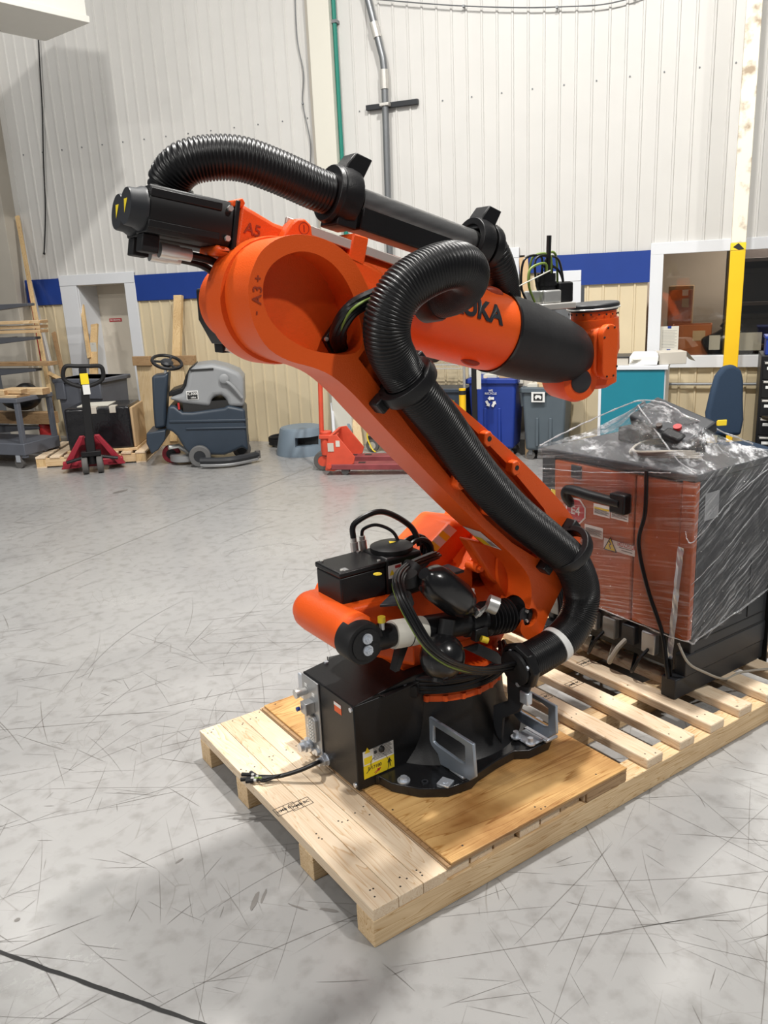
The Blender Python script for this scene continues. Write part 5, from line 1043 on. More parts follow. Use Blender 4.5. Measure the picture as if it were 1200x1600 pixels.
# tented top: edge -> ridge of the pendant
ridge = [pa + V(0, 0, .03), pa.lerp(pb, .35) + V(-.0, 0, .055), pa.lerp(pb, .8) + V(0, 0, .045), pb + V(0, 0, .03)]
def near_ridge(p):
    best = None
    for a, b in zip(ridge, ridge[1:]):
        d = b - a; t = max(0, min(1, ((p - a).x * d.x + (p - a).y * d.y) / (d.x ** 2 + d.y ** 2))); q = a + d * t
        if best is None or (Vector((q.x, q.y)) - Vector((p.x, p.y))).length < best[0]: best = ((Vector((q.x, q.y)) - Vector((p.x, p.y))).length, q)
    return best[1]
edge = rows[-1]; trow = []
for f in (.12, .28, .46, .64, .82, 1.0):
    r = []
    for i, p in enumerate(edge):
        q = near_ridge(p); k = p.lerp(q, f); sag = .035 * math.sin(PI * f) * (1 + .5 * math.sin(i * .7)); r.append(k + V(random.uniform(-.006, .006), random.uniform(-.006, .006), -sag + random.uniform(-.006, .006) + .01))
    trow.append(r)
def skin(rs, name, mat, sel=None):
    vs = [tuple(p) for r in rs for p in r]; fs = []
    for j in range(len(rs) - 1):
        for i in range(n):
            if sel is None or sel(rs[j][i]): fs.append((j * n + i, j * n + (i + 1) % n, (j + 1) * n + (i + 1) % n, (j + 1) * n + i))
    used = sorted({i for f in fs for i in f}); mp_ = {o: i for i, o in enumerate(used)}; q = MB(); q.add([vs[i] for i in used], [tuple(mp_[i] for i in f) for f in fs])
    me = bpy.data.meshes.new(name); org = Vector(wrap['_org']); me.from_pydata([tuple(Vector(v) - org) for v in q.v], [], q.f); me.materials.append(M[mat]); me.polygons.foreach_set('use_smooth', [True] * len(me.polygons))
    o = bpy.data.objects.new(name, me); COL.objects.link(o); o.parent = wrap; return o
wrap = thing('stretch_film', 'clear crumpled stretch film pulled round the control cabinet and pendant', 'stretch film', (X0, Y0, .127), absolute=True)
side = lambda p: p.y < Y0 + .0 and p.x > X0 - .01
skin(rows, 'front_film', 'film', lambda p: not side(p)); skin(rows, 'side_film', 'film_side', side); skin([edge] + trow, 'top_film', 'film_top')
def rope(pts, r=.005):
    r *= .6
    pp = spline(pts, 10); q = MB(); q.tube([p + V(*(random.uniform(-.002, .002) for _ in range(3))) for p in pp], [r * random.uniform(.5, 1.3) for _ in pp], 6); return q.build('film_rope', 'film_rope', wrap)
rope([V(X0 - .015, Y1, ZT + .01), V(1.84, .93, ZT + .09), ridge[0] + V(-.03, .03, .01), ridge[1] + V(0, 0, .015), ridge[2] + V(.0, 0, .012), V(2.2, .30, ZT + .03)], .007)
rope([V(X0 - .015, Y0 - .01, ZT + .01), V(1.80, .40, ZT + .03), ridge[0] + V(-.04, 0, 0)], .006); rope([V(X0 - .018, Y0 + .02, .83), V(X0 - .016, Y0 - .018, .80), V(1.9, Y0 - .02, .93), V(2.24, Y0 - .02, 1.04)], .004); rope([V(X0 - .016, Y0 - .018, .62), V(1.9, Y0 - .02, .74), V(2.24, Y0 - .02, .95)], .003); rope([V(X0 - .02, Y1, .96), V(X0 - .018, .7, .99), V(X0 - .018, .45, 1.03), V(X0 - .016, Y0 + .1, 1.05)], .003)
rope([V(X0 - .02, Y1, .395), V(X0 - .02, .6, .385), V(X0 - .02, Y0, .38), V(1.75, Y0 - .02, .38), V(2.24, Y0 - .02, .47)], .006)
# ================================================================== background things along the wall
def f2(px, py): return sn(at(px, py, 2, 0))
def lum(par, name, mat, p, q, w, t): # a plank between two local points
    p, q = V(*p), V(*q); d = (q - p).normalized(); L = (q - p).length; x = V(1, 0, 0); x = (x - d * x.dot(d)).normalized(); y = d.cross(x)
    Mx = Matrix(((x.x, y.x, d.x, p.x), (x.y, y.y, d.y, p.y), (x.z, y.z, d.z, p.z), (0, 0, 0, 1))); b = MB(); b.box(-w / 2, w / 2, -t / 2, t / 2, 0, L, Mx); return b.build(name, mat, par, .002)
def lp(o, px, py, y=0):         # photo ray met with the thing's own upright plane local y = y
    Mi = (Matrix.Translation(o.location) @ Matrix.Rotation(o.rotation_euler.z, 4, 'Z')).inverted(); c = Mi @ C
    d = Mi.to_3x3() @ (FW + RT * ((px - 600) / FPX) + DN * ((py - 800) / FPX)); return c + d * ((y - c.y) / d.y)
def onp(px, py, n): s, z = atw(px, py, n); return s, z
# --- timber rack at the far left
s0, _ = atw(62, 500, .8)
rk = rthing('cantilever_rack', 'grey cantilever rack with four arms holding offcut timber at the far left', 'rack', -8.0, 1.1)
m = MB(); m.box(-.50, -.40, .1, .2, 0, 2.0); m.build('upright', 'rack_grey', rk, .006); m = MB(); m.box(-1.2, -1.1, .1, .2, 0, 2.0); m.build('upright', 'rack_grey', rk, .006)
arms = []
def rz(px, py): return onp(px, py, 1.1)
for (py, tipx) in ((474, 38), (527, 48), (577, 50), (668, 55)):
    s, z = rz(tipx, py); x = s + 8.0
    m = MB(); m.prism([(-1.2, z), (x, z), (x, z - .03), (-.3, z - .10), (-1.2, z - .12)], 1, .05, .16); m.build('arm', 'rack_grey', rk, .004); arms.append((x, z))
m = MB(); m.box(-1.2, .12, -.05, .4, 0, .08); m.build('base_beam', 'rack_grey', rk, .005)
k = 0
labs = ['pale pine offcut, lowest of the three on the second rack arm', 'pale pine offcut, middle of the three on the second rack arm', 'pale pine offcut, topmost of the three on the second rack arm', 'single brown plank sticking out over the third rack arm', 'brown plank lying on the lowest rack arm behind the cart', 'short pale plank on the lowest rack arm behind the cart']
for (px, py, L, mt, h, y) in ((58, 518, 1.0, 'pine_x', .035, 0), (56, 511, 1.0, 'pine_x', .035, .03), (58, 503, .9, 'pine_x', .035, 0), (74, 569, 1.1, 'pine_dark', .045, 0), (75, 655, 1.2, 'pine_dark', .14, 0), (56, 690, .9, 'pine_x', .04, 0)):
    s, z = rz(px, py); t = rthing('timber_plank', labs[k], 'plank', s, 1.06 + .01 * (k % 2), .02 * (k % 3), z - h / 2, 'timber on the cantilever rack'); k += 1
    tbox(t, 'board', mt, -L, 0, y, y + .14, 0, h, .003); tbox(t, 'sawn_end', 'pine_dark', -.0005, .0015, y + .004, y + .136, .003, h - .003, 0)
# dark bundle between the arms
t = rthing('pipe_bundle', 'black bundled pipes resting behind the rack arms', 'pipes', -7.95, .95, 0, 1.35)
for i in range(3): m = MB(); m.cyl((-.6, .04 * i, 0), (.05 + .03 * i, .04 * i, .02), .02, n=10); m.build('pipe', 'black_soft', t)
t = rthing('tarp', 'black folded tarp on the low rack shelf', 'tarp', -7.75, 1.05, 0, .55)
m = MB(); m.ball((0, 0, .12), (.28, .15), 20, 12); m.v = [(x * 1.0, y * .6, z * (1 + .2 * math.sin(11 * x))) for x, y, z in m.v]; m.build('fold', 'tool_black', t); m = MB(); m.tube(spline([(-.25, -.1, .1), (0, -.17, .17), (.25, -.1, .1)], 6), .02, 8); m.build('hem', 'tool_black', t)
# --- cart with scraps
cs, cn = f2(42, 731)
ct = rthing('utility_cart', 'grey steel utility cart with scrap wood on its top at the left edge', 'cart', cs, cn)
zt_ = atw(40, 622, cn)[1]
tbox(ct, 'top_tray', 'cart_grey', -1.1, .06, -.05, .5, zt_ - .05, zt_, .006); tbox(ct, 'bottom_tray', 'cart_grey', -1.1, .06, -.05, .5, .15, .28, .006)
for x in (0, -1.08):
    for y in (-.04, .44): tbox(ct, 'leg', 'cart_grey', x, x + .05, y, y + .05, .12, zt_, .003)
for x in (-.06, -1.0):
    for y in (-.02, .42): 
        m = MB(); m.cyl((x, y - .02, .06), (x, y + .02, .06), .06, n=18); c_ = m.build('caster', 'tyre', ct); m = MB(); m.box(x - .03, x + .03, y - .028, y + .028, .07, .15); m.build('fork', 'zinc', c_, .002)
k = 0; lb = ['pale pine block on the cart top nearest the camera edge', 'small pale pine block on the middle of the cart top', 'greenish timber offcut at the back of the cart top', 'flat pine scrap under the blocks on the cart top']
for (x, y, L, w, h, z, mt) in ((-.55, .0, .4, .12, .05, .03, 'pine_x'), (-.22, .05, .26, .1, .045, .04, 'pine_x'), (-.40, .25, .55, .12, .07, 0, 'pine_x'), (-.6, .0, .62, .2, .028, 0, 'pine_x')):
    t = rthing('wood_scrap', lb[k], 'wood scrap', cs, cn, 0, zt_ + z, 'scraps on the cart'); k += 1; tbox(t, 'block', mt, x, x + L, y, y + w, 0, h, .002); tbox(t, 'sawn_end', 'pine_dark', x + L - .0005, x + L + .001, y + .003, y + w - .003, .002, h - .002, 0)
# --- leaning sticks, pole, red tube
def leaner(name, lab, cat, top, bot, ntop, nbot, w, mt, t_=.03, grp=None, extra=None):
    s1, z1 = atw(*top, ntop); s0, z0 = atw(*bot, nbot); z0 = max(z0, .0)
    t = rthing(name, lab, cat, s0, nbot); a = V(0, 0, z0 + .004); b = V(s1 - s0, nbot - ntop, z1); lum(t, 'length', mt, a, b, w, t_)
    d = (b - a).normalized(); m = MB(); m.box(-w * .505, w * .505, -t_ * .51, t_ * .51, -.003, .03, frame(b - d * .028, V(1, 0, 0) - d * d.x, d.cross(V(1, 0, 0)))); m.build('end', mt, t); return t
leaner('leaning_stick', 'long brown timber stick leaning on the wall by the rack', 'stick', (27, 338), (92, 690), .06, .75, .05, 'pine_z')
leaner('leaning_pole', 'white metal pole leaning on the blue band left of the door', 'pole', (46, 440), (86, 600), .08, .5, .045, 'aluminium', .045)
leaner('leaning_tube', 'thin red tube leaning beside the brown stick', 'tube', (44, 440), (66, 570), .07, .5, .022, 'red', .022)
leaner('leaning_plank', 'wide pine plank standing in front of the recessed door', 'plank', (148, 507), (142, 680), .0, .55, .10, 'pine_z')
leaner('leaning_plank', 'short pine plank with a white paper tag before the door', 'plank', (147, 540), (150, 680), .1, .62, .09, 'pine_z')
t = rthing('paper_tag', 'white paper tag pinned to the short plank by the door', 'tag', atw(146, 543, .45)[0], .45, 0, atw(146, 543, .45)[1] - .05); tbox(t, 'sheet', 'paper', -.045, .045, 0, .002, 0, .11, 0); tbox(t, 'staple', 'steel', -.01, .01, -.002, 0, .09, .094, 0)
leaner('leaning_stick', 'dark narrow batten leaning in the door recess', 'stick', (124, 447), (140, 560), -.15, .2, .05, 'pine_z')
leaner('leaning_plank', 'pale tall plank leaning on the wall behind the scrubber', 'plank', (279, 462), (273, 690), .075, .45, .11, 'pine_z', .05)
leaner('leaning_plank', 'wide weathered plank leaning left of the pallet jack', 'plank', (84, 520), (110, 640), .04, .5, .05, 'pine_dark')
leaner('leaning_plank', 'thin offcut poking out of the grey crate by the jack', 'plank', (75, 583), (118, 605), .5, .7, .05, 'pine_z')
# sheet of board behind the scrubber with a cleat
t = rthing('board_panel', 'pale upright board panel with a brown cleat behind the scrubber', 'panel', atw(234, 640, .45)[0], .45); zt2 = atw(234, 568, .45)[1]
tbox(t, 'sheet', 'pale_board', -.12, .55, 0, .02, 0, zt2); tbox(t, 'cleat', 'pine_dark', -.13, .12, -.05, 0, zt2 - .02, zt2 + .09); tbox(t, 'cleat', 'pine_dark', .4, .75, -.05, 0, zt2 - .02, zt2 + .09)
# --- fire sign and extinguisher
for (nm, lab, zz, w, h, mt) in (('fire_sign', 'red and white fire extinguisher arrow sign on the left blue band', 1.56, .06, .46, 'red'),):
    s, z = atw(17, 500, .03); t = rthing(nm, lab, 'sign', s, .028, 0, z); tbox(t, 'plate', mt, -.05, .05, -.004, 0, 0, .47, .001); m = MB(); m.prism([(-.035, .47), (.035, .47), (.035, .12), (0, .06), (-.035, .12)], 1, -.0055, -.004); m.build('arrow_field', 'white_label', t, smooth=False)
    text('sign_text', 'FIRE', .030, frame((0, -.006, .36), (1, 0, 0), (0, 0, 1)), 'red', t); 
    for i, ch in enumerate('EXTINGUISHER'[:8]): pass
    text('sign_text', 'EXTINGUISHER', .030, frame((0, -.006, .22), (0, 0, -1), (1, 0, 0)), 'red', t)
s, n_ = f2(94, 700); t = rthing('fire_extinguisher', 'red fire extinguisher standing behind the black wrapped box', 'extinguisher', s, .95)
zf = atw(92, 652, .95)[1]
m = MB(); m.lathe([(.02, 0), (.075, .01), (.08, .03), (.08, zf - .10), (.06, zf - .04), (.03, zf), (.03, zf + .02)], (0, 0, 0), (0, 0, 1), 24); m.build('cylinder', 'red', t); m = MB(); m.box(-.02, .06, -.02, .02, zf + .02, zf + .06); m.build('valve', 'black', t, .004); m = MB(); m.tube(spline([(.03, 0, zf + .03), (.10, 0, zf), (.10, 0, zf - .2)], 6), .012, 8); m.build('hose', 'rubber', t)
# --- grey bulk crate behind the jack
t = rthing('storage_tote', 'grey moulded plastic tote standing behind the black wrapped box', 'tote', atw(128, 640, .80)[0], .80); zc = atw(128, 592, .80)[1]
m = MB(); m.prism([(-.30, 0), (.30, 0), (.34, zc), (-.34, zc)], 1, 0, .5); m.build('tub', 'cart_grey', t, .02, 3); tbox(t, 'rim', 'cart_grey', -.37, .37, -.03, .53, zc - .05, zc, .01); tbox(t, 'rib', 'cart_grey', -.345, -.2, -.03, 0, zc - .25, zc - .02, .01); tbox(t, 'rib', 'cart_grey', .03, .345, -.03, 0, zc - .24, zc - .02, .01); tbox(t, 'label', 'white_label', .05, .09, -.034, -.03, zc - .2, zc - .06, .001)
# --- small pallet
ps, pn = f2(58, 732); pe, pne = f2(229, 722)
ang = math.atan2(-(pne - pn), pe - ps); Lp = math.hypot(pe - ps, pne - pn)
sp = rthing('small_pallet', 'worn pine shipping pallet under the black wrapped box', 'pallet', ps, pn, ang)
for y in (0, .45, .9): tbox(sp, 'stringer', 'pine_x', 0, Lp, y, y + .05, .015, .105, .003)
for i in range(8): tbox(sp, 'deck_board', 'pine', i * (Lp - .11) / 7, i * (Lp - .11) / 7 + .11, -.01, .96, .105, .128, .003)
for i in (0, 3, 7): tbox(sp, 'base_board', 'pine', i * (Lp - .11) / 7, i * (Lp - .11) / 7 + .11, -.01, .96, 0, .016, .002)
for i in (0, 3, 7): tbox(sp, 'block', 'pine_z', i * (Lp - .11) / 7, i * (Lp - .11) / 7 + .10, -.005, .05, .016, .105, .003)
bx = thing('wrapped_box', 'low black shrink-wrapped box with paper on top on the small pallet', 'wrapped box', sp.location + V(0, 0, .128), RANG + ang)
a = (f2(104, 700)[0] - ps); zt3 = atw(150, 633, pn - .25)[1] - .128
xa, xb = lp(bx, 106, 690, .09).x, lp(bx, 208, 690, .09).x; zt3 = lp(bx, 150, 638, .09).z
tbox(bx, 'skid', 'pine_x', xa - .02, xb + .04, .08, .70, 0, .03, .004)
m = MB(); m.box(xa, xb, .09, .68, .02, zt3 + .008); q = m.build('film', 'bag_black', bx, .03, 3)
m = MB(); m.box(xb, xb + .03, .10, .67, .03, zt3 - .01); m.build('burlap_end', 'cardboard', bx, .012); m = MB(); m.box(xa + .12, xb - .25, .2, .55, zt3 + .008, zt3 + .014); m.build('paper_sheet', 'paper', bx); m = MB(); m.box(xa + .25, xa + .36, .085, .2, zt3 - .06, zt3 + .016); m.build('tape_strip', 'beige_trim', bx, .004); m = MB(); m.box(xa + .5, xa + .57, .085, .2, zt3 - .06, zt3 + .016); m.build('tape_strip', 'beige_trim', bx, .004)
# --- pallet jack, dark red, seen end on
def wheel(par, c, r, w, mat, hub='steel', ax=(1, 0, 0)):
    a = V(*ax); m = MB(); m.lathe([(r * .55, -w / 2), (r * .93, -w / 2), (r, -w * .38), (r, w * .38), (r * .93, w / 2), (r * .55, w / 2)], c, a, 26, closed=True); o = m.build('wheel', mat, par); m = MB(); m.cyl(V(*c) - a * w * .45, V(*c) + a * w * .45, r * .56, n=18); m.build('hub', hub, o); return o
js, jn = f2(147, 739)
j = rthing('pallet_jack', 'dark red hand pallet jack with black loop handle before the wrapped box', 'pallet jack', js, jn, .66)
wheel(j, (-.075, .0, .095), .095, .06, 'tyre'); wheel(j, (.075, .0, .095), .095, .06, 'tyre')
hz = lp(j, 128, 572).z; hx = lp(j, 128, 572).x
m = MB(); m.prism([(-.045, .20), (.045, .20), (.04 + hx, hz - .02), (-.035 + hx, hz - .02)], 1, -.03, .02); m.build('handle_bar', 'black_soft', j, .006)
def hp2(px, py): p = lp(j, px, py); return V(p.x, -.01, p.z)
m = MB(); m.tube(spline([hp2(*q) for q in ((140, 572), (156, 572), (161, 580), (160, 592), (148, 600), (130, 604), (112, 600), (100, 592), (99, 580), (104, 572), (120, 572), (140, 572))], 6), .022, 10); m.build('loop_handle', 'black_soft', j)
a, b = hp2(131, 583), hp2(131, 600); m = MB(); m.box(a.x - .04, a.x + .04, -.04, -.028, b.z, a.z); m.build('yellow_label', 'label_yellow', j, .001); b2_ = hp2(133, 616); m = MB(); m.box(a.x - .03, a.x + .04, -.04, -.028, b2_.z, b.z - .005); m.build('white_label', 'white_label', j, .001)
m = MB(); m.cyl((0, .02, .10), (0, .02, .38), .05, n=18); m.box(-.10, .10, -.05, .07, .19, .24); m.build('pump', 'black', j, .004)
apex = hp2(140, 682).z
for sgn in (-1, 1):
    m = MB(); m.add([(sgn * .05, .05, apex), (sgn * .10, .05, apex), (sgn * .33, .10, .05), (sgn * .25, .10, .05), (sgn * .05, .12, apex), (sgn * .10, .12, apex), (sgn * .33, .20, .05), (sgn * .25, .20, .05)], [(0, 1, 2, 3), (4, 5, 6, 7), (0, 1, 5, 4), (1, 2, 6, 5), (2, 3, 7, 6), (3, 0, 4, 7)]); m.build('side_plate', 'jack_red', j, .006)
    m = MB(); m.box(sgn * .22 - .08, sgn * .22 + .08, .12, 1.1, .045, .09); m.build('fork', 'jack_red', j, .008); m = MB(); m.cyl((sgn * .25 - .04, 1.05, .04), (sgn * .25 + .04, 1.05, .04), .038, n=14); m.build('fork_roller', 'tyre', j)
m = MB(); m.box(-.31, .31, .12, .20, .05, .12); m.build('cross_member', 'jack_red', j, .008); m = MB(); m.prism([(-.28, .12), (.28, .12), (.08, apex - .03), (-.08, apex - .03)], 1, .19, .23); m.build('back_plate', 'jack_red', j, .004)
m = MB(); m.tube([(-.26, .04, .13), (-.05, .02, .18), (.05, .02, .18), (.26, .04, .13)], .018, 8); m.build('axle_link', 'black', j)
# --- ride-on floor scrubber (built in its own side profile: x forward = left in view)
ws, wn = f2(318, 728)
scb = rthing('floor_scrubber', 'ride-on floor scrubber with grey tank lid and steering wheel by the cream wall', 'floor scrubber', ws, wn, .50)
def sxz(px, py, n=None): p = lp(scb, px, py); return (p.x, p.z)
low = [sxz(*q) for q in ((262, 635), (258, 672), (268, 675), (276, 682), (288, 702), (297, 712), (350, 712), (362, 708), (378, 700), (388, 706), (386, 690), (383, 640), (355, 634), (350, 638), (300, 645), (285, 645), (272, 635))]
m = MB(); m.prism(low, 1, .02, .62); lo = m.build('lower_tank', 'scrub_dark', scb, .035, 4)
m = MB(); q = [sxz(*p) for p in ((264, 657), (384, 655), (384, 659), (264, 661))]; m.prism(q, 1, .008, .63); q = [sxz(*p) for p in ((290, 669), (385, 667), (385, 670), (290, 672))]; m.prism(q, 1, .008, .63); m.build('tank_rib', 'scrub_dark', lo, .006)
lid = [sxz(*q) for q in ((261, 624), (283, 616), (290, 604), (294, 580), (304, 572), (330, 569), (352, 574), (372, 582), (380, 592), (382, 637), (356, 637), (353, 624), (345, 619), (335, 620), (330, 626), (329, 637), (285, 632))]
m = MB(); m.prism(lid, 1, .04, .60); li = m.build('upper_lid', 'scrub_grey', scb, .045, 4)
st = [sxz(*q) for q in ((262, 622), (262, 614), (283, 607), (288, 590), (294, 577), (303, 570), (300, 580), (294, 604), (286, 616))]; m = MB(); m.prism(st, 1, .10, .54); m.build('seat_pad', 'tool_black', scb, .012)
m = MB(); p0, p1 = sxz(347, 592), sxz(378, 622); m.tube(spline([V(p0[0], .02, p0[1]), V((p0[0] + p1[0]) / 2, .0, (p0[1] + p1[1]) / 2 + .03), V(p1[0], .02, p1[1])], 6), .018, 8); m.lathe([(.05, 0), (.05, .03), (.03, .04)], (p0[0] + .02, .03, p0[1]), (0, -1, 0), 18); m.build('drain_hose', 'scrub_grey', li)
m = MB(); q = sxz(306, 580); m.box(q[0] - .06, q[0] + .18, .03, .05, q[1], q[1] + .018); m.build('grip_slot', 'ink', li)
a, b = sxz(290, 612), sxz(310, 625); m = MB(); m.box(a[0], b[0], .034, .041, b[1], a[1]); bp_ = m.build('badge', 'white_label', li, .001); m = MB(); m.box(a[0] + .008, b[0] - .008, .031, .036, b[1] + .008, a[1] - .008); m.build('badge_field', 'ink', bp_); text('badge_text', 'SC3000', .040, frame(((a[0] + b[0]) / 2, .030, a[1] - .03), (1, 0, 0), (0, 0, 1)), 'white_label', bp_); text('badge_text', 'nilfisk', .024, frame(((a[0] + b[0]) / 2 + .01, .030, b[1] + .025), (1, 0, 0), (0, 0, 1)), 'white_label', bp_)
m = MB(); m.box(sxz(285, 640)[0], sxz(360, 640)[0], .06, .58, sxz(300, 646)[1], sxz(300, 630)[1]); m.build('gap_seal', 'ink', scb); m = MB(); q = sxz(279, 636); m.box(q[0] - .01, q[0] + .01, .02, .04, q[1] - .03, q[1] + .04); m.build('red_latch', 'red', scb)
# steering column and wheel
cl = [sxz(*q) for q in ((233, 590), (252, 588), (260, 584), (258, 612), (256, 640), (257, 672), (238, 675), (235, 640))]; m = MB(); m.prism(cl, 1, .18, .46); sc_ = m.build('steering_column', 'scrub_dark', scb, .03, 3)
ft = [sxz(*q) for q in ((227, 679), (258, 674), (256, 690), (246, 705), (235, 712), (227, 695))]; m = MB(); m.prism(ft, 1, .08, .56); m.build('footwell', 'scrub_dark', scb, .012)
w0 = sxz(255, 570); c_ = V(w0[0], .32, w0[1]); nn_ = V(.25, -.35, .9).normalized(); e1 = nn_.orthogonal().normalized(); e2 = nn_.cross(e1)
m = MB(); m.tube([c_ + (e1 * math.cos(a) + e2 * math.sin(a)) * .155 for a in [i * PI / 16 for i in range(33)]], .018, 8); sw = m.build('steering_wheel', 'tool_black', scb); m = MB(); m.lathe([(.06, -.03), (.07, 0), (.05, .02)], c_, nn_, 18); [m.tube([c_, c_ + (e1 * math.cos(a) + e2 * math.sin(a)) * .15], .014, 6) for a in (.5, 2.6, 4.7)]; m.build('wheel_hub', 'charcoal', sw); m = MB(); q = sxz(252, 590); m.cyl(c_, (q[0], .32, q[1]), .016, n=10); m.build('wheel_shaft', 'steel', sw)
rw = sxz(313, 714); wheel(scb, (rw[0], -.03, .115), .115, .07, 'wheel_grey', 'charcoal', (0, 1, 0)); wheel(scb, (rw[0], .63, .115), .115, .07, 'wheel_grey', 'charcoal', (0, 1, 0)); fw_ = sxz(262, 712); wheel(scb, (fw_[0], .32, .10), .10, .06, 'jack_red', 'charcoal', (0, 1, 0)); rr_ = sxz(376, 705); wheel(scb, (rr_[0], .3, .1), .10, .06, 'tyre', 'charcoal', (0, 1, 0))
dk = sxz(284, 722); m = MB(); m.lathe([(.15, .03), (.17, .04), (.17, .10), (.14, .11)], (dk[0] + .02, .25, 0), (0, 0, 1), 30); m.build('brush_deck', 'panel_grey', scb); m = MB(); q = sxz(276, 705); m.tube([(q[0] - .1, .15, .2), (q[0], .2, .2), (q[0] + .1, .22, .12)], .025, 8); m.build('deck_arm', 'steel', scb)
m = MB(); a, b = sxz(316, 724), sxz(403, 712); m.tube(spline([V(a[0], -.16, .09), V((a[0] + b[0]) / 2, -.20, .085), V(b[0], -.02, .09)], 6), .035, 8); sq = m.build('squeegee', 'charcoal', scb); m = MB(); m.tube(spline([V(a[0], -.165, .045), V((a[0] + b[0]) / 2, -.205, .04), V(b[0], -.025, .045)], 6), .02, 6); m.build('squeegee_blade', 'panel_grey', sq); m = MB(); m.cyl((b[0], -.02, .05), (b[0], -.02, .13), .03, n=12); m.build('end_roller', 'tyre', sq)
# --- hose coil and step stool
hs, hn = f2(425, 707); t = rthing('hose_coil', 'dark hose coiled loosely on the floor against the cream wall', 'hose', hs, .28)
for i in range(5): m = MB(); m.tube([V((.20 + .02 * i) * math.cos(a) + .02 * i, .08 * math.sin(a), .03 + .022 * i + .015 * math.sin(2 * a + i)) for a in [k * .25 for k in range(26)]], .018, 7); m.build('loop', 'black_soft', t)
m = MB(); m.cyl((.2, -.1, .08), (.28, -.12, .05), .025, n=10); m.build('nozzle', 'steel', t)
ss, sn_ = f2(470, 713); t = rthing('step_stool', 'round blue grey plastic step stool with a slot by the wall', 'stool', atw(473, 700, .55)[0], .55, .25)
hS = atw(470, 668, .6)[1]; m = MB(); m.lathe([(.30, 0), (.30, .02), (.245, hS - .02), (.235, hS), (.0, hS)], (0, 0, 0), (0, 0, 1), 40); o = m.build('shell', 'stool_grey', t); m = MB(); m.box(-.02, .22, -.5, -.05, hS * .38, hS * .72)
c_ = MB(); c_.v, c_.f = m.v, m.f; cut(o, c_); m = MB(); m.box(-.02, .22, -.12, -.10, hS * .36, hS * .74); m.build('slot_back', 'ink', t); m = MB(); m.lathe([(.215, hS), (.21, hS + .006), (.0, hS + .006)], (0, 0, 0), (0, 0, 1), 32); m.build('tread', 'stool_grey', t)
# --- orange red pallet jack, side on
rs, rn = f2(512, 743)
j = rthing('pallet_jack', 'worn orange red hand pallet jack with long forks under the robot arm', 'pallet jack', rs, rn, .22)
def jxz(px, py): p = lp(j, px, py); return (p.x, p.z)
wheel(j, (jxz(497, 720)[0] , .25, .10), .10, .07, 'tyre', 'jack_orange', (0, 1, 0))
hb = [jxz(*q) for q in ((509, 735), (514, 681), (526, 679), (555, 714), (553, 724), (522, 736))]
for y in (-.01, .5): m = MB(); m.prism(hb, 1, y, y + .012); o = m.build('side_plate', 'jack_orange', j, .003)
q0, q1 = jxz(512, 692), jxz(519, 705); m = MB(); m.box(q0[0], q0[0] + .06, -.016, -.01, q1[1], q0[1]); m.build('sticker', 'beige_trim', j); q = jxz(528, 693); m = MB(); m.box(q[0] - .02, q[0] + .02, -.013, -.0105, q[1] - .03, q[1] + .03); m.build('sticker', 'paper', j)
m = MB(); a, b = jxz(508, 735), jxz(513, 681); m.prism([(a[0], a[1]), (a[0] + .03, a[1]), (b[0] + .03, b[1]), (b[0], b[1])], 1, 0, .5); m.build('front_plate', 'jack_orange', j, .004); m = MB(); a, b = jxz(490, 560), jxz(494, 690); m.tube([V(a[0], .25, a[1]), V(b[0], .25, b[1])], .024, 10); m.tube(spline([V(a[0], .25, a[1]), V(a[0] - .02, .12, a[1] + .06), V(a[0] - .03, .10, a[1] + .16), V(a[0] - .03, .4, a[1] + .16), V(a[0] - .02, .38, a[1] + .06), V(a[0], .25, a[1])], 5), .016, 8); m.build('handle', 'jack_orange', j)
m = MB(); p = jxz(501, 690); m.cyl((p[0], .25, .16), (p[0], .25, p[1] + .06), .06, n=18); m.box(p[0] - .06, p[0] + .12, .18, .32, p[1] - .01, p[1] + .03); m.build('pump', 'jack_orange', j, .006)
for y in (-.02, .36):
    a = jxz(520, 733); m = MB(); m.prism([(a[0] - .02, .06), (a[0] + 1.3, .04), (a[0] + 1.3, .11), (a[0] - .02, .115)], 1, y, y + .16); o = m.build('fork', 'fork_worn', j, .008)
    for x in (.1, .25): m = MB(); m.box(a[0] + x, a[0] + x + .07, y + .05, y + .11, .1148, .1165); m.build('fork_slot', 'ink', o)
    m = MB(); m.cyl((a[0] + .12, y + .03, .04), (a[0] + .12, y + .13, .04), .038, n=14); m.build('fork_roller', 'wheel_grey', j)
m = MB(); p = jxz(512, 728); m.cyl((p[0] + .02, -.03, p[1]), (p[0] + .02, -.01, p[1]), .025, n=12); m.build('pivot', 'jack_orange', j)
leaner('leaning_pipe', 'white pipe leaning behind the orange red pallet jack', 'pipe', (519, 630), (523, 690), .08, .30, .03, 'trim_white', .03); leaner('leaning_pipe', 'pale blue pipe leaning right of the white pipe', 'pipe', (543, 655), (554, 700), .08, .35, .03, 'stool_grey', .03); leaner('leaning_plank', 'cream plank leaning at the wall behind the pallet jack forks', 'plank', (555, 650), (562, 700), .05, .25, .1, 'pale_board')
s, n_ = f2(583, 706); t = rthing('small_cart', 'little wheeled dolly with a yellow cord behind the robot link arm', 'dolly', s, n_); wheel(t, (0, 0, .075), .075, .04, 'tyre', 'steel', (0, 1, 0)); tbox(t, 'frame', 'charcoal', -.05, .2, -.02, .3, .14, .18); m = MB(); m.tube(spline([(-.02, -.03, .3), (-.05, -.03, .18), (.0, -.04, .05), (.05, -.05, .01)], 6), .008, 6); m.build('yellow_cord', 'yellow', t); tbox(t, 'post', 'conduit', 0, .03, .1, .13, .15, .9)
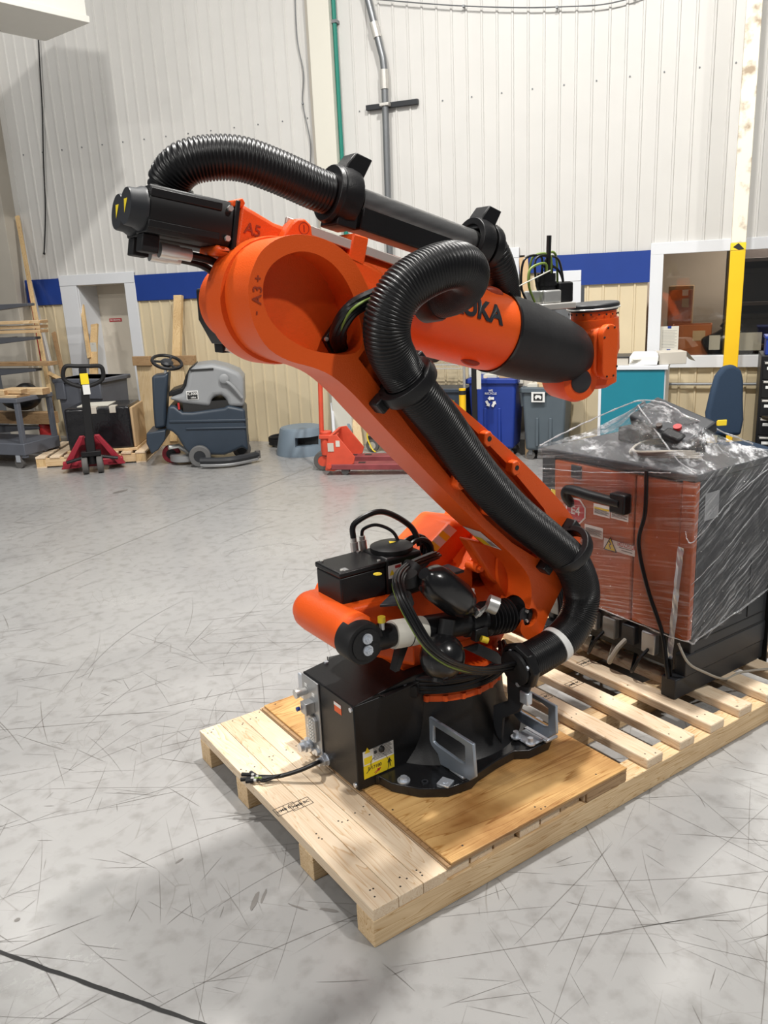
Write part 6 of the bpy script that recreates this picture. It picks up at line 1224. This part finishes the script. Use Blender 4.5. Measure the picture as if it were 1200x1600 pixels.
# --- wire shelving seen under the forearm
ws2 = atw(690, 600, .5)[0]
sh_ = rthing('wire_shelf', 'chrome wire shelving unit glimpsed beneath the robot forearm', 'shelf', ws2, .62)
zs = atw(690, 570, .62)[1]
for x in (-.45, .28):
    for y in (0, .45): m = MB(); m.cyl((x, y, 0), (x, y, 1.65), .014, n=10); m.build('post', 'steel', sh_)
for z in (.35, zs, 1.5):
    m = MB(); [m.tube([(-.45, y, z), (.28, y, z)], .006, 6) for y in (0, .45)]; [m.tube([(-.45, y, z - .04), (.28, y, z - .04)], .005, 6) for y in (0, .45)]
    for i in range(18): m.tube([(-.44 + i * .04, 0, z), (-.44 + i * .04, .45, z)], .003, 4)
    for i in range(9): m.tube([(-.44 + i * .08, 0, z), (-.40 + i * .08, 0, z - .04), (-.36 + i * .08, 0, z)], .003, 4)
    m.build('wire_shelf_deck', 'steel', sh_)
for i, (x, w, h, mt, lab) in enumerate(((-.44, .22, .2, 'jar_grey', 'grey crumpled parts bag on the wire shelf left'), (-.2, .18, .16, 'dark_rack', 'brown parts bag in the middle of the wire shelf'), (-.02, .25, .18, 'jar_grey', 'grey parts bag at the right of the wire shelf'))):
    t = rthing('parts_bag', lab, 'bag', ws2 + x + w / 2, .40, 0, zs, 'bags on the wire shelf'); m = MB(); m.ball((0, 0, h * .5), (w * .5, h * .5), 16, 10); m.v = [(a * (1 + .2 * math.sin(20 * c)), b * .8, c * (1 + .2 * math.sin(15 * a))) for a, b, c in m.v]; m.build('sack', mt, t); m = MB(); m.lathe([(.03, 0), (.02, .03), (.05, .06)], (0, 0, h * .95), (0, 0, 1), 10); m.build('neck', mt, t)
t = rthing('tote_bin', 'dark blue tote standing low on the wire shelf', 'tote', ws2 + .05, .55, 0, .355); tbox(t, 'tub', 'scrub_dark', -.2, .2, 0, .3, 0, .36, .01); tbox(t, 'rim', 'scrub_dark', -.22, .22, -.02, .32, .33, .37, .006); tbox(t, 'label', 'green_cable', -.06, .1, -.004, 0, .15, .25, 0)
bs, bn = f2(723, 716); t = rthing('bollard', 'short yellow post between the wire shelf and the blue bin', 'post', atw(723, 640, .75)[0], .75); zb_ = atw(723, 607, .75)[1]; m = MB(); m.cyl((0, 0, 0), (0, 0, zb_), .035, n=16); m.build('post', 'yellow_paint', t); m = MB(); m.cyl((0, 0, zb_ - .06), (0, 0, zb_ - .02), .037, n=16); m.build('black_ring', 'ink', t)
s, z = atw(741, 640, .8); t = rthing('hanging_strap', 'black strap with a white tag hanging beside the blue bin', 'strap', s, .80); zz1 = atw(738, 565, .8)[1]; tbox(t, 'strap', 'tool_black', -.025, .03, 0, .02, .25, zz1 + .1); a, b = atw(749, 578, .8), atw(749, 608, .8); tbox(t, 'tag', 'paper', .03, .075, -.004, .0, b[1], a[1], 0)
# --- blue recycling bin and grey bin
def bin_(name, lab, mt, pxl, pxr, pyt, pyb, n_):
    sl, zt = atw(pxl, pyt, n_); sr, _ = atw(pxr, pyt, n_); w = sr - sl; t = rthing(name, lab, 'bin', (sl + sr) / 2, n_); zb = max(.10, atw(pxl, pyb, n_)[1]); h = w / 2
    m = MB(); D = .42
    vs = [(-h * .86, .03, zb), (h * .86, .03, zb), (h * .86, D - .03, zb), (-h * .86, D - .03, zb), (-h, 0, zt), (h, 0, zt), (h, D, zt), (-h, D, zt)]
    m.add(vs, [(3, 2, 1, 0), (4, 5, 6, 7), (0, 1, 5, 4), (1, 2, 6, 5), (2, 3, 7, 6), (3, 0, 4, 7)]); tub = m.build('tub', mt, t, .03, 3)
    c = MB(); c.box(-h + .02, h - .02, .02, D - .02, zt - .25, zt + .1); 
    m = MB(); [m.box(*q) for q in ((-h - .02, h + .02, -.02, .01, zt - .05, zt), (-h - .02, h + .02, D - .01, D + .02, zt - .05, zt), (-h - .02, -h + .01, -.02, D + .02, zt - .05, zt), (h - .01, h + .02, -.02, D + .02, zt - .05, zt))]; m.build('rim', mt, t, .008)
    m = MB(); [m.box(x - .015, x + .015, .0, .02, zb + .05, zt - .3) for x in (-h * .3, h * .3)]; m.build('front_rib', mt, t, .006)
    for x in (-h * .65, h * .65):
        for y in (.08, D - .08): m = MB(); m.cyl((x, y - .015, .045), (x, y + .015, .045), .045, n=14); c_ = m.build('caster', 'tyre', t); m = MB(); m.box(x - .02, x + .02, y - .02, y + .02, .05, zb + .02); m.build('caster_fork', 'conduit', c_)
    return t, h, zt, zb
b1_, h, zt, zb = bin_('recycling_bin', 'tall blue recycling bin with a white recycling symbol', 'bin_blue', 731, 806, 592, 703, .56)
sx, sz = atw(767, 628, .56); sx -= sn(b1_.location)[0]
q = MB()
for k in range(3):
    a = PI / 2 + k * 2 * PI / 3
    for d in (-.42, .42): pass
    p0 = V(sx + .05 * math.cos(a - .75), -.004, sz + .05 * math.sin(a - .75)); p1 = V(sx + .05 * math.cos(a + .75), -.004, sz + .05 * math.sin(a + .75)); dd = (p1 - p0).normalized(); oo = V(-dd.z, 0, dd.x) * .013
    q.add([tuple(p0 + oo), tuple(p0 - oo), tuple(p0.lerp(p1, .6) - oo), tuple(p0.lerp(p1, .6) + oo)], [(0, 1, 2, 3)]); q.add([tuple(p0.lerp(p1, .6) + oo * 1.9), tuple(p0.lerp(p1, .6) - oo * 1.9), tuple(p1)], [(0, 1, 2)])
q.build('recycle_symbol', 'white_label', b1_, smooth=False); text('bin_text', 'WE', .03, frame((sx, -.004, sz + .115), (1, 0, 0), (0, 0, 1)), 'white_label', b1_); text('bin_text', 'RECYCLE', .03, frame((sx, -.004, sz + .085), (1, 0, 0), (0, 0, 1)), 'white_label', b1_)
t = rthing('paper_waste', 'cardboard scraps heaped in the blue recycling bin', 'waste', sn(b1_.location)[0], .56, 0, zt - .06); [tbox(t, 'scrap', ('cardboard', 'paper', 'beige_trim')[i % 3], -h * .8 + i * .09, -h * .8 + i * .09 + .14, .06 + .03 * (i % 3), .3, 0, .07 + .02 * (i % 2), .002, Matrix.Rotation(.1 * (i % 3 - 1), 4, 'Y')) for i in range(6)]
b2_, h, zt, zb = bin_('waste_bin', 'tall grey waste bin with a small bear sign', 'bin_grey', 815, 885, 606, 710, .60)
m = MB(); m.prism([(-h - .035, zt - .03), (-h + .02, zt - .03), (-h + .02, zt - .2), (-h - .02, zt - .2)], 1, .06, .30); m.build('side_handle', 'bin_grey', b2_, .01)
a, b = atw(831, 612, .6), atw(852, 628, .6); o0 = sn(b2_.location)[0]; m = MB(); m.box(a[0] - o0, b[0] - o0, -.028, -.022, b[1], a[1]); sg_ = m.build('sign', 'white_label', b2_, .001); cx, cz = (a[0] + b[0]) / 2 - o0, (a[1] + b[1]) / 2; m = MB(); m.box(cx - .045, cx + .045, -.030, -.028, cz - .035, cz + .035); m.build('sign_field', 'ink', sg_); m = MB(); m.prism([(cx - .035, cz + .0), (cx - .02, cz + .02), (cx + .02, cz + .018), (cx + .035, cz + .005), (cx + .03, cz - .02), (cx + .018, cz - .02), (cx + .012, cz - .006), (cx - .01, cz - .006), (cx - .014, cz - .02), (cx - .026, cz - .02), (cx - .028, cz - .004)], 1, -.0312, -.030); m.build('animal_emblem', 'white_label', sg_, smooth=False)
t = rthing('paper_waste', 'papers and timber scraps sticking out of the grey bin', 'waste', o0, .60, 0, zt - .06); [tbox(t, 'scrap', ('paper', 'pine_x', 'box_brown')[i % 3], -h * .8 + i * .1, -h * .8 + i * .1 + .12, .06, .3, 0, .09 + .03 * (i % 2), .002) for i in range(5)]
# --- teal cabinet with things on top
sl, zt = atw(937, 572, .95); sr, _ = atw(1041, 568, .95)
t = rthing('teal_cabinet', 'teal panelled cabinet with white edges below the window', 'cabinet', (sl + sr) / 2, .95); h = (sr - sl) / 2
tbox(t, 'body', 'trim_white', -h, h, .01, .75, 0, zt - .03); tbox(t, 'front_panel', 'teal', -h + .02, h - .01, -.004, .012, 0, zt - .04, .002); tbox(t, 'worktop', 'trim_white', -h - .02, h + .02, -.02, .77, zt - .035, zt + .0); tbox(t, 'edge_strip', 'trim_white', -h - .005, -h + .02, -.012, 0, 0, zt - .03, .002)
cs_ = (sl + sr) / 2
t = rthing('carton', 'low white carton on the left of the teal cabinet top', 'box', cs_ - .18, .9, 0, zt); tbox(t, 'tray', 'beige_trim', -.16, .14, 0, .3, 0, .07); tbox(t, 'lid', 'charcoal', -.17, .16, -.01, .31, .07, .08)
t = rthing('paper_pile', 'slumped white papers on the teal cabinet top', 'papers', cs_ + .10, .92, 0, zt); [tbox(t, 'sheet', 'paper', -.14 + .01 * i, .10 + .01 * i, 0, .2, .012 * i, .012 * i + .010, .002, Matrix.Rotation(.1 * i, 4, 'Z')) for i in range(5)]; m = MB(); m.add([(-.13, -.01, .075), (.12, -.01, .075), (.10, .16, .11), (-.11, .16, .11), (-.13, -.012, .0), (.11, -.012, .005)], [(0, 1, 2, 3), (4, 5, 1, 0)]); m.build('top_sheet', 'white_label', t, smooth=False)
t = rthing('carton', 'open grey carton flap at the right of the teal cabinet top', 'box', cs_ + .34, .85, .3, zt); tbox(t, 'tray', 'beige_trim', -.12, .12, 0, .2, 0, .11); m = MB(); m.add([(.12, 0, .11), (.12, .2, .11), (.2, .2, .02), (.2, 0, .02)], [(0, 1, 2, 3)]); m.build('flap', 'beige_trim', t, smooth=False)
# --- office chair
n_ = 1.0; cs2, cz2 = atw(1138, 640, n_)
t = rthing('office_chair', 'blue upholstered office chair back rising behind the wrapped cabinet', 'chair', cs2, n_, .5)
bk = [(-.17, 0), (-.20, .20), (-.17, .36), (-.13, .52), (-.06, .60), (.03, .61), (.11, .56), (.14, .46), (.15, .30), (.17, .12), (.15, -.02)]
zt = atw(1140, 570, n_)[1]; m = MB(); m.prism([(x * .95, zt - .61 + z) for x, z in bk], 1, 0, .07); m.build('backrest', 'chair_fabric', t, .03, 4)
zs_ = zt - .68; tbox(t, 'seat', 'chair_fabric', -.25, .25, -.45, .05, zs_ - .09, zs_, .035); m = MB(); m.box(-.03, .03, .06, .10, zs_ - .1, zt - .4); m.build('back_post', 'black', t)
for sx_ in (-.36, .30): m = MB(); m.box(sx_, sx_ + .07, -.32, -.02, zs_ + .19, zs_ + .225); a_ = m.build('armrest', 'tool_black', t, .012); m = MB(); m.box(sx_ + .015, sx_ + .055, -.2, -.14, zs_ - .05, zs_ + .19); m.build('arm_post', 'tool_black', a_, .004)
m = MB(); m.cyl((0, -.2, .1), (0, -.2, zs_ - .08), .03, n=14); m.build('gas_column', 'black', t)
for i in range(5): a = i * 2 * PI / 5; m = MB(); m.tube([(0, -.2, .12), (.28 * math.cos(a), -.2 + .28 * math.sin(a), .075)], .022, 8); m.build('base_leg', 'black', t); m = MB(); m.cyl((.28 * math.cos(a) - .015, -.2 + .28 * math.sin(a), .03), (.28 * math.cos(a) + .015, -.2 + .28 * math.sin(a), .03), .03, n=12); m.build('caster', 'black', t)
s, z = atw(1127, 660, 1.25); t = rthing('caution_card', 'yellow card lying on the office chair seat', 'card', s, 1.25, .4, z - .03); tbox(t, 'card', 'yellow', -.03, .05, 0, .015, 0, .05); tbox(t, 'card_edge', 'yellow_paint', -.03, .05, .015, .03, 0, .04)
# --- black tool chest at the right edge with drawers
sl, zt = atw(1190, 556, .8); t = rthing('tool_chest', 'black tool chest with white drawer labels at the right edge', 'tool chest', sl, .8)
tbox(t, 'body', 'tool_black', 0, .8, .01, .5, .05, zt)
for i in range(7):
    z = zt - .04 - (i + 1) * .165; o = tbox(t, 'drawer', 'tool_black', .02, .78, -.012, .01, z + .006, z + .16, .004); tbox(o, 'drawer_label', 'white_label', .05, .18, -.018, -.012, z + .085, z + .11, .001); tbox(o, 'pull', 'aluminium', .03, .77, -.03, -.012, z + .135, z + .152, .003)
tbox(t, 'foot', 'tool_black', .02, .78, .04, .46, 0, .05); s, z = atw(1198, 520, .9); t = rthing('parts_bin', 'bright blue plastic parts bin standing on the tool chest', 'bin', sl + .08, .75, 0, zt); tbox(t, 'tub', 'bin_blue', -.05, .3, 0, .25, 0, .16, .008); tbox(t, 'rim', 'bin_blue', -.06, .31, -.01, .26, .14, .165, .004)
# handrail conduit low on the wall right
t = rthing('wall_rail', 'thin grey conduit running low along the cream wall under the window', 'conduit', 0, .05); z = atw(1080, 600, .05)[1]; m = MB(); m.cyl((-.7, 0, z), (1.2, 0, z), .014, n=8); m.build('pipe', 'conduit', t); m = MB(); [m.box(x, x + .02, -.02, .03, z - .02, z + .02) for x in (-.4, .1, .7)]; m.build('clip', 'conduit', t)
s, z = atw(828, 455, .35); t = rthing('leaning_lath', 'short brown wooden lath leaning against the wall behind the wrist', 'lath', s, .35); s1, z1 = atw(818, 402, .04); lum(t, 'lath', 'cardboard', (0, 0, .9), (s1 - s, .31, z1), .09, .02); lum(t, 'lath_foot', 'cardboard', (.0, -.0, .0), (0, 0, .9), .09, .02)
for o in bpy.data.objects:
    if '_org' in o: del o['_org']
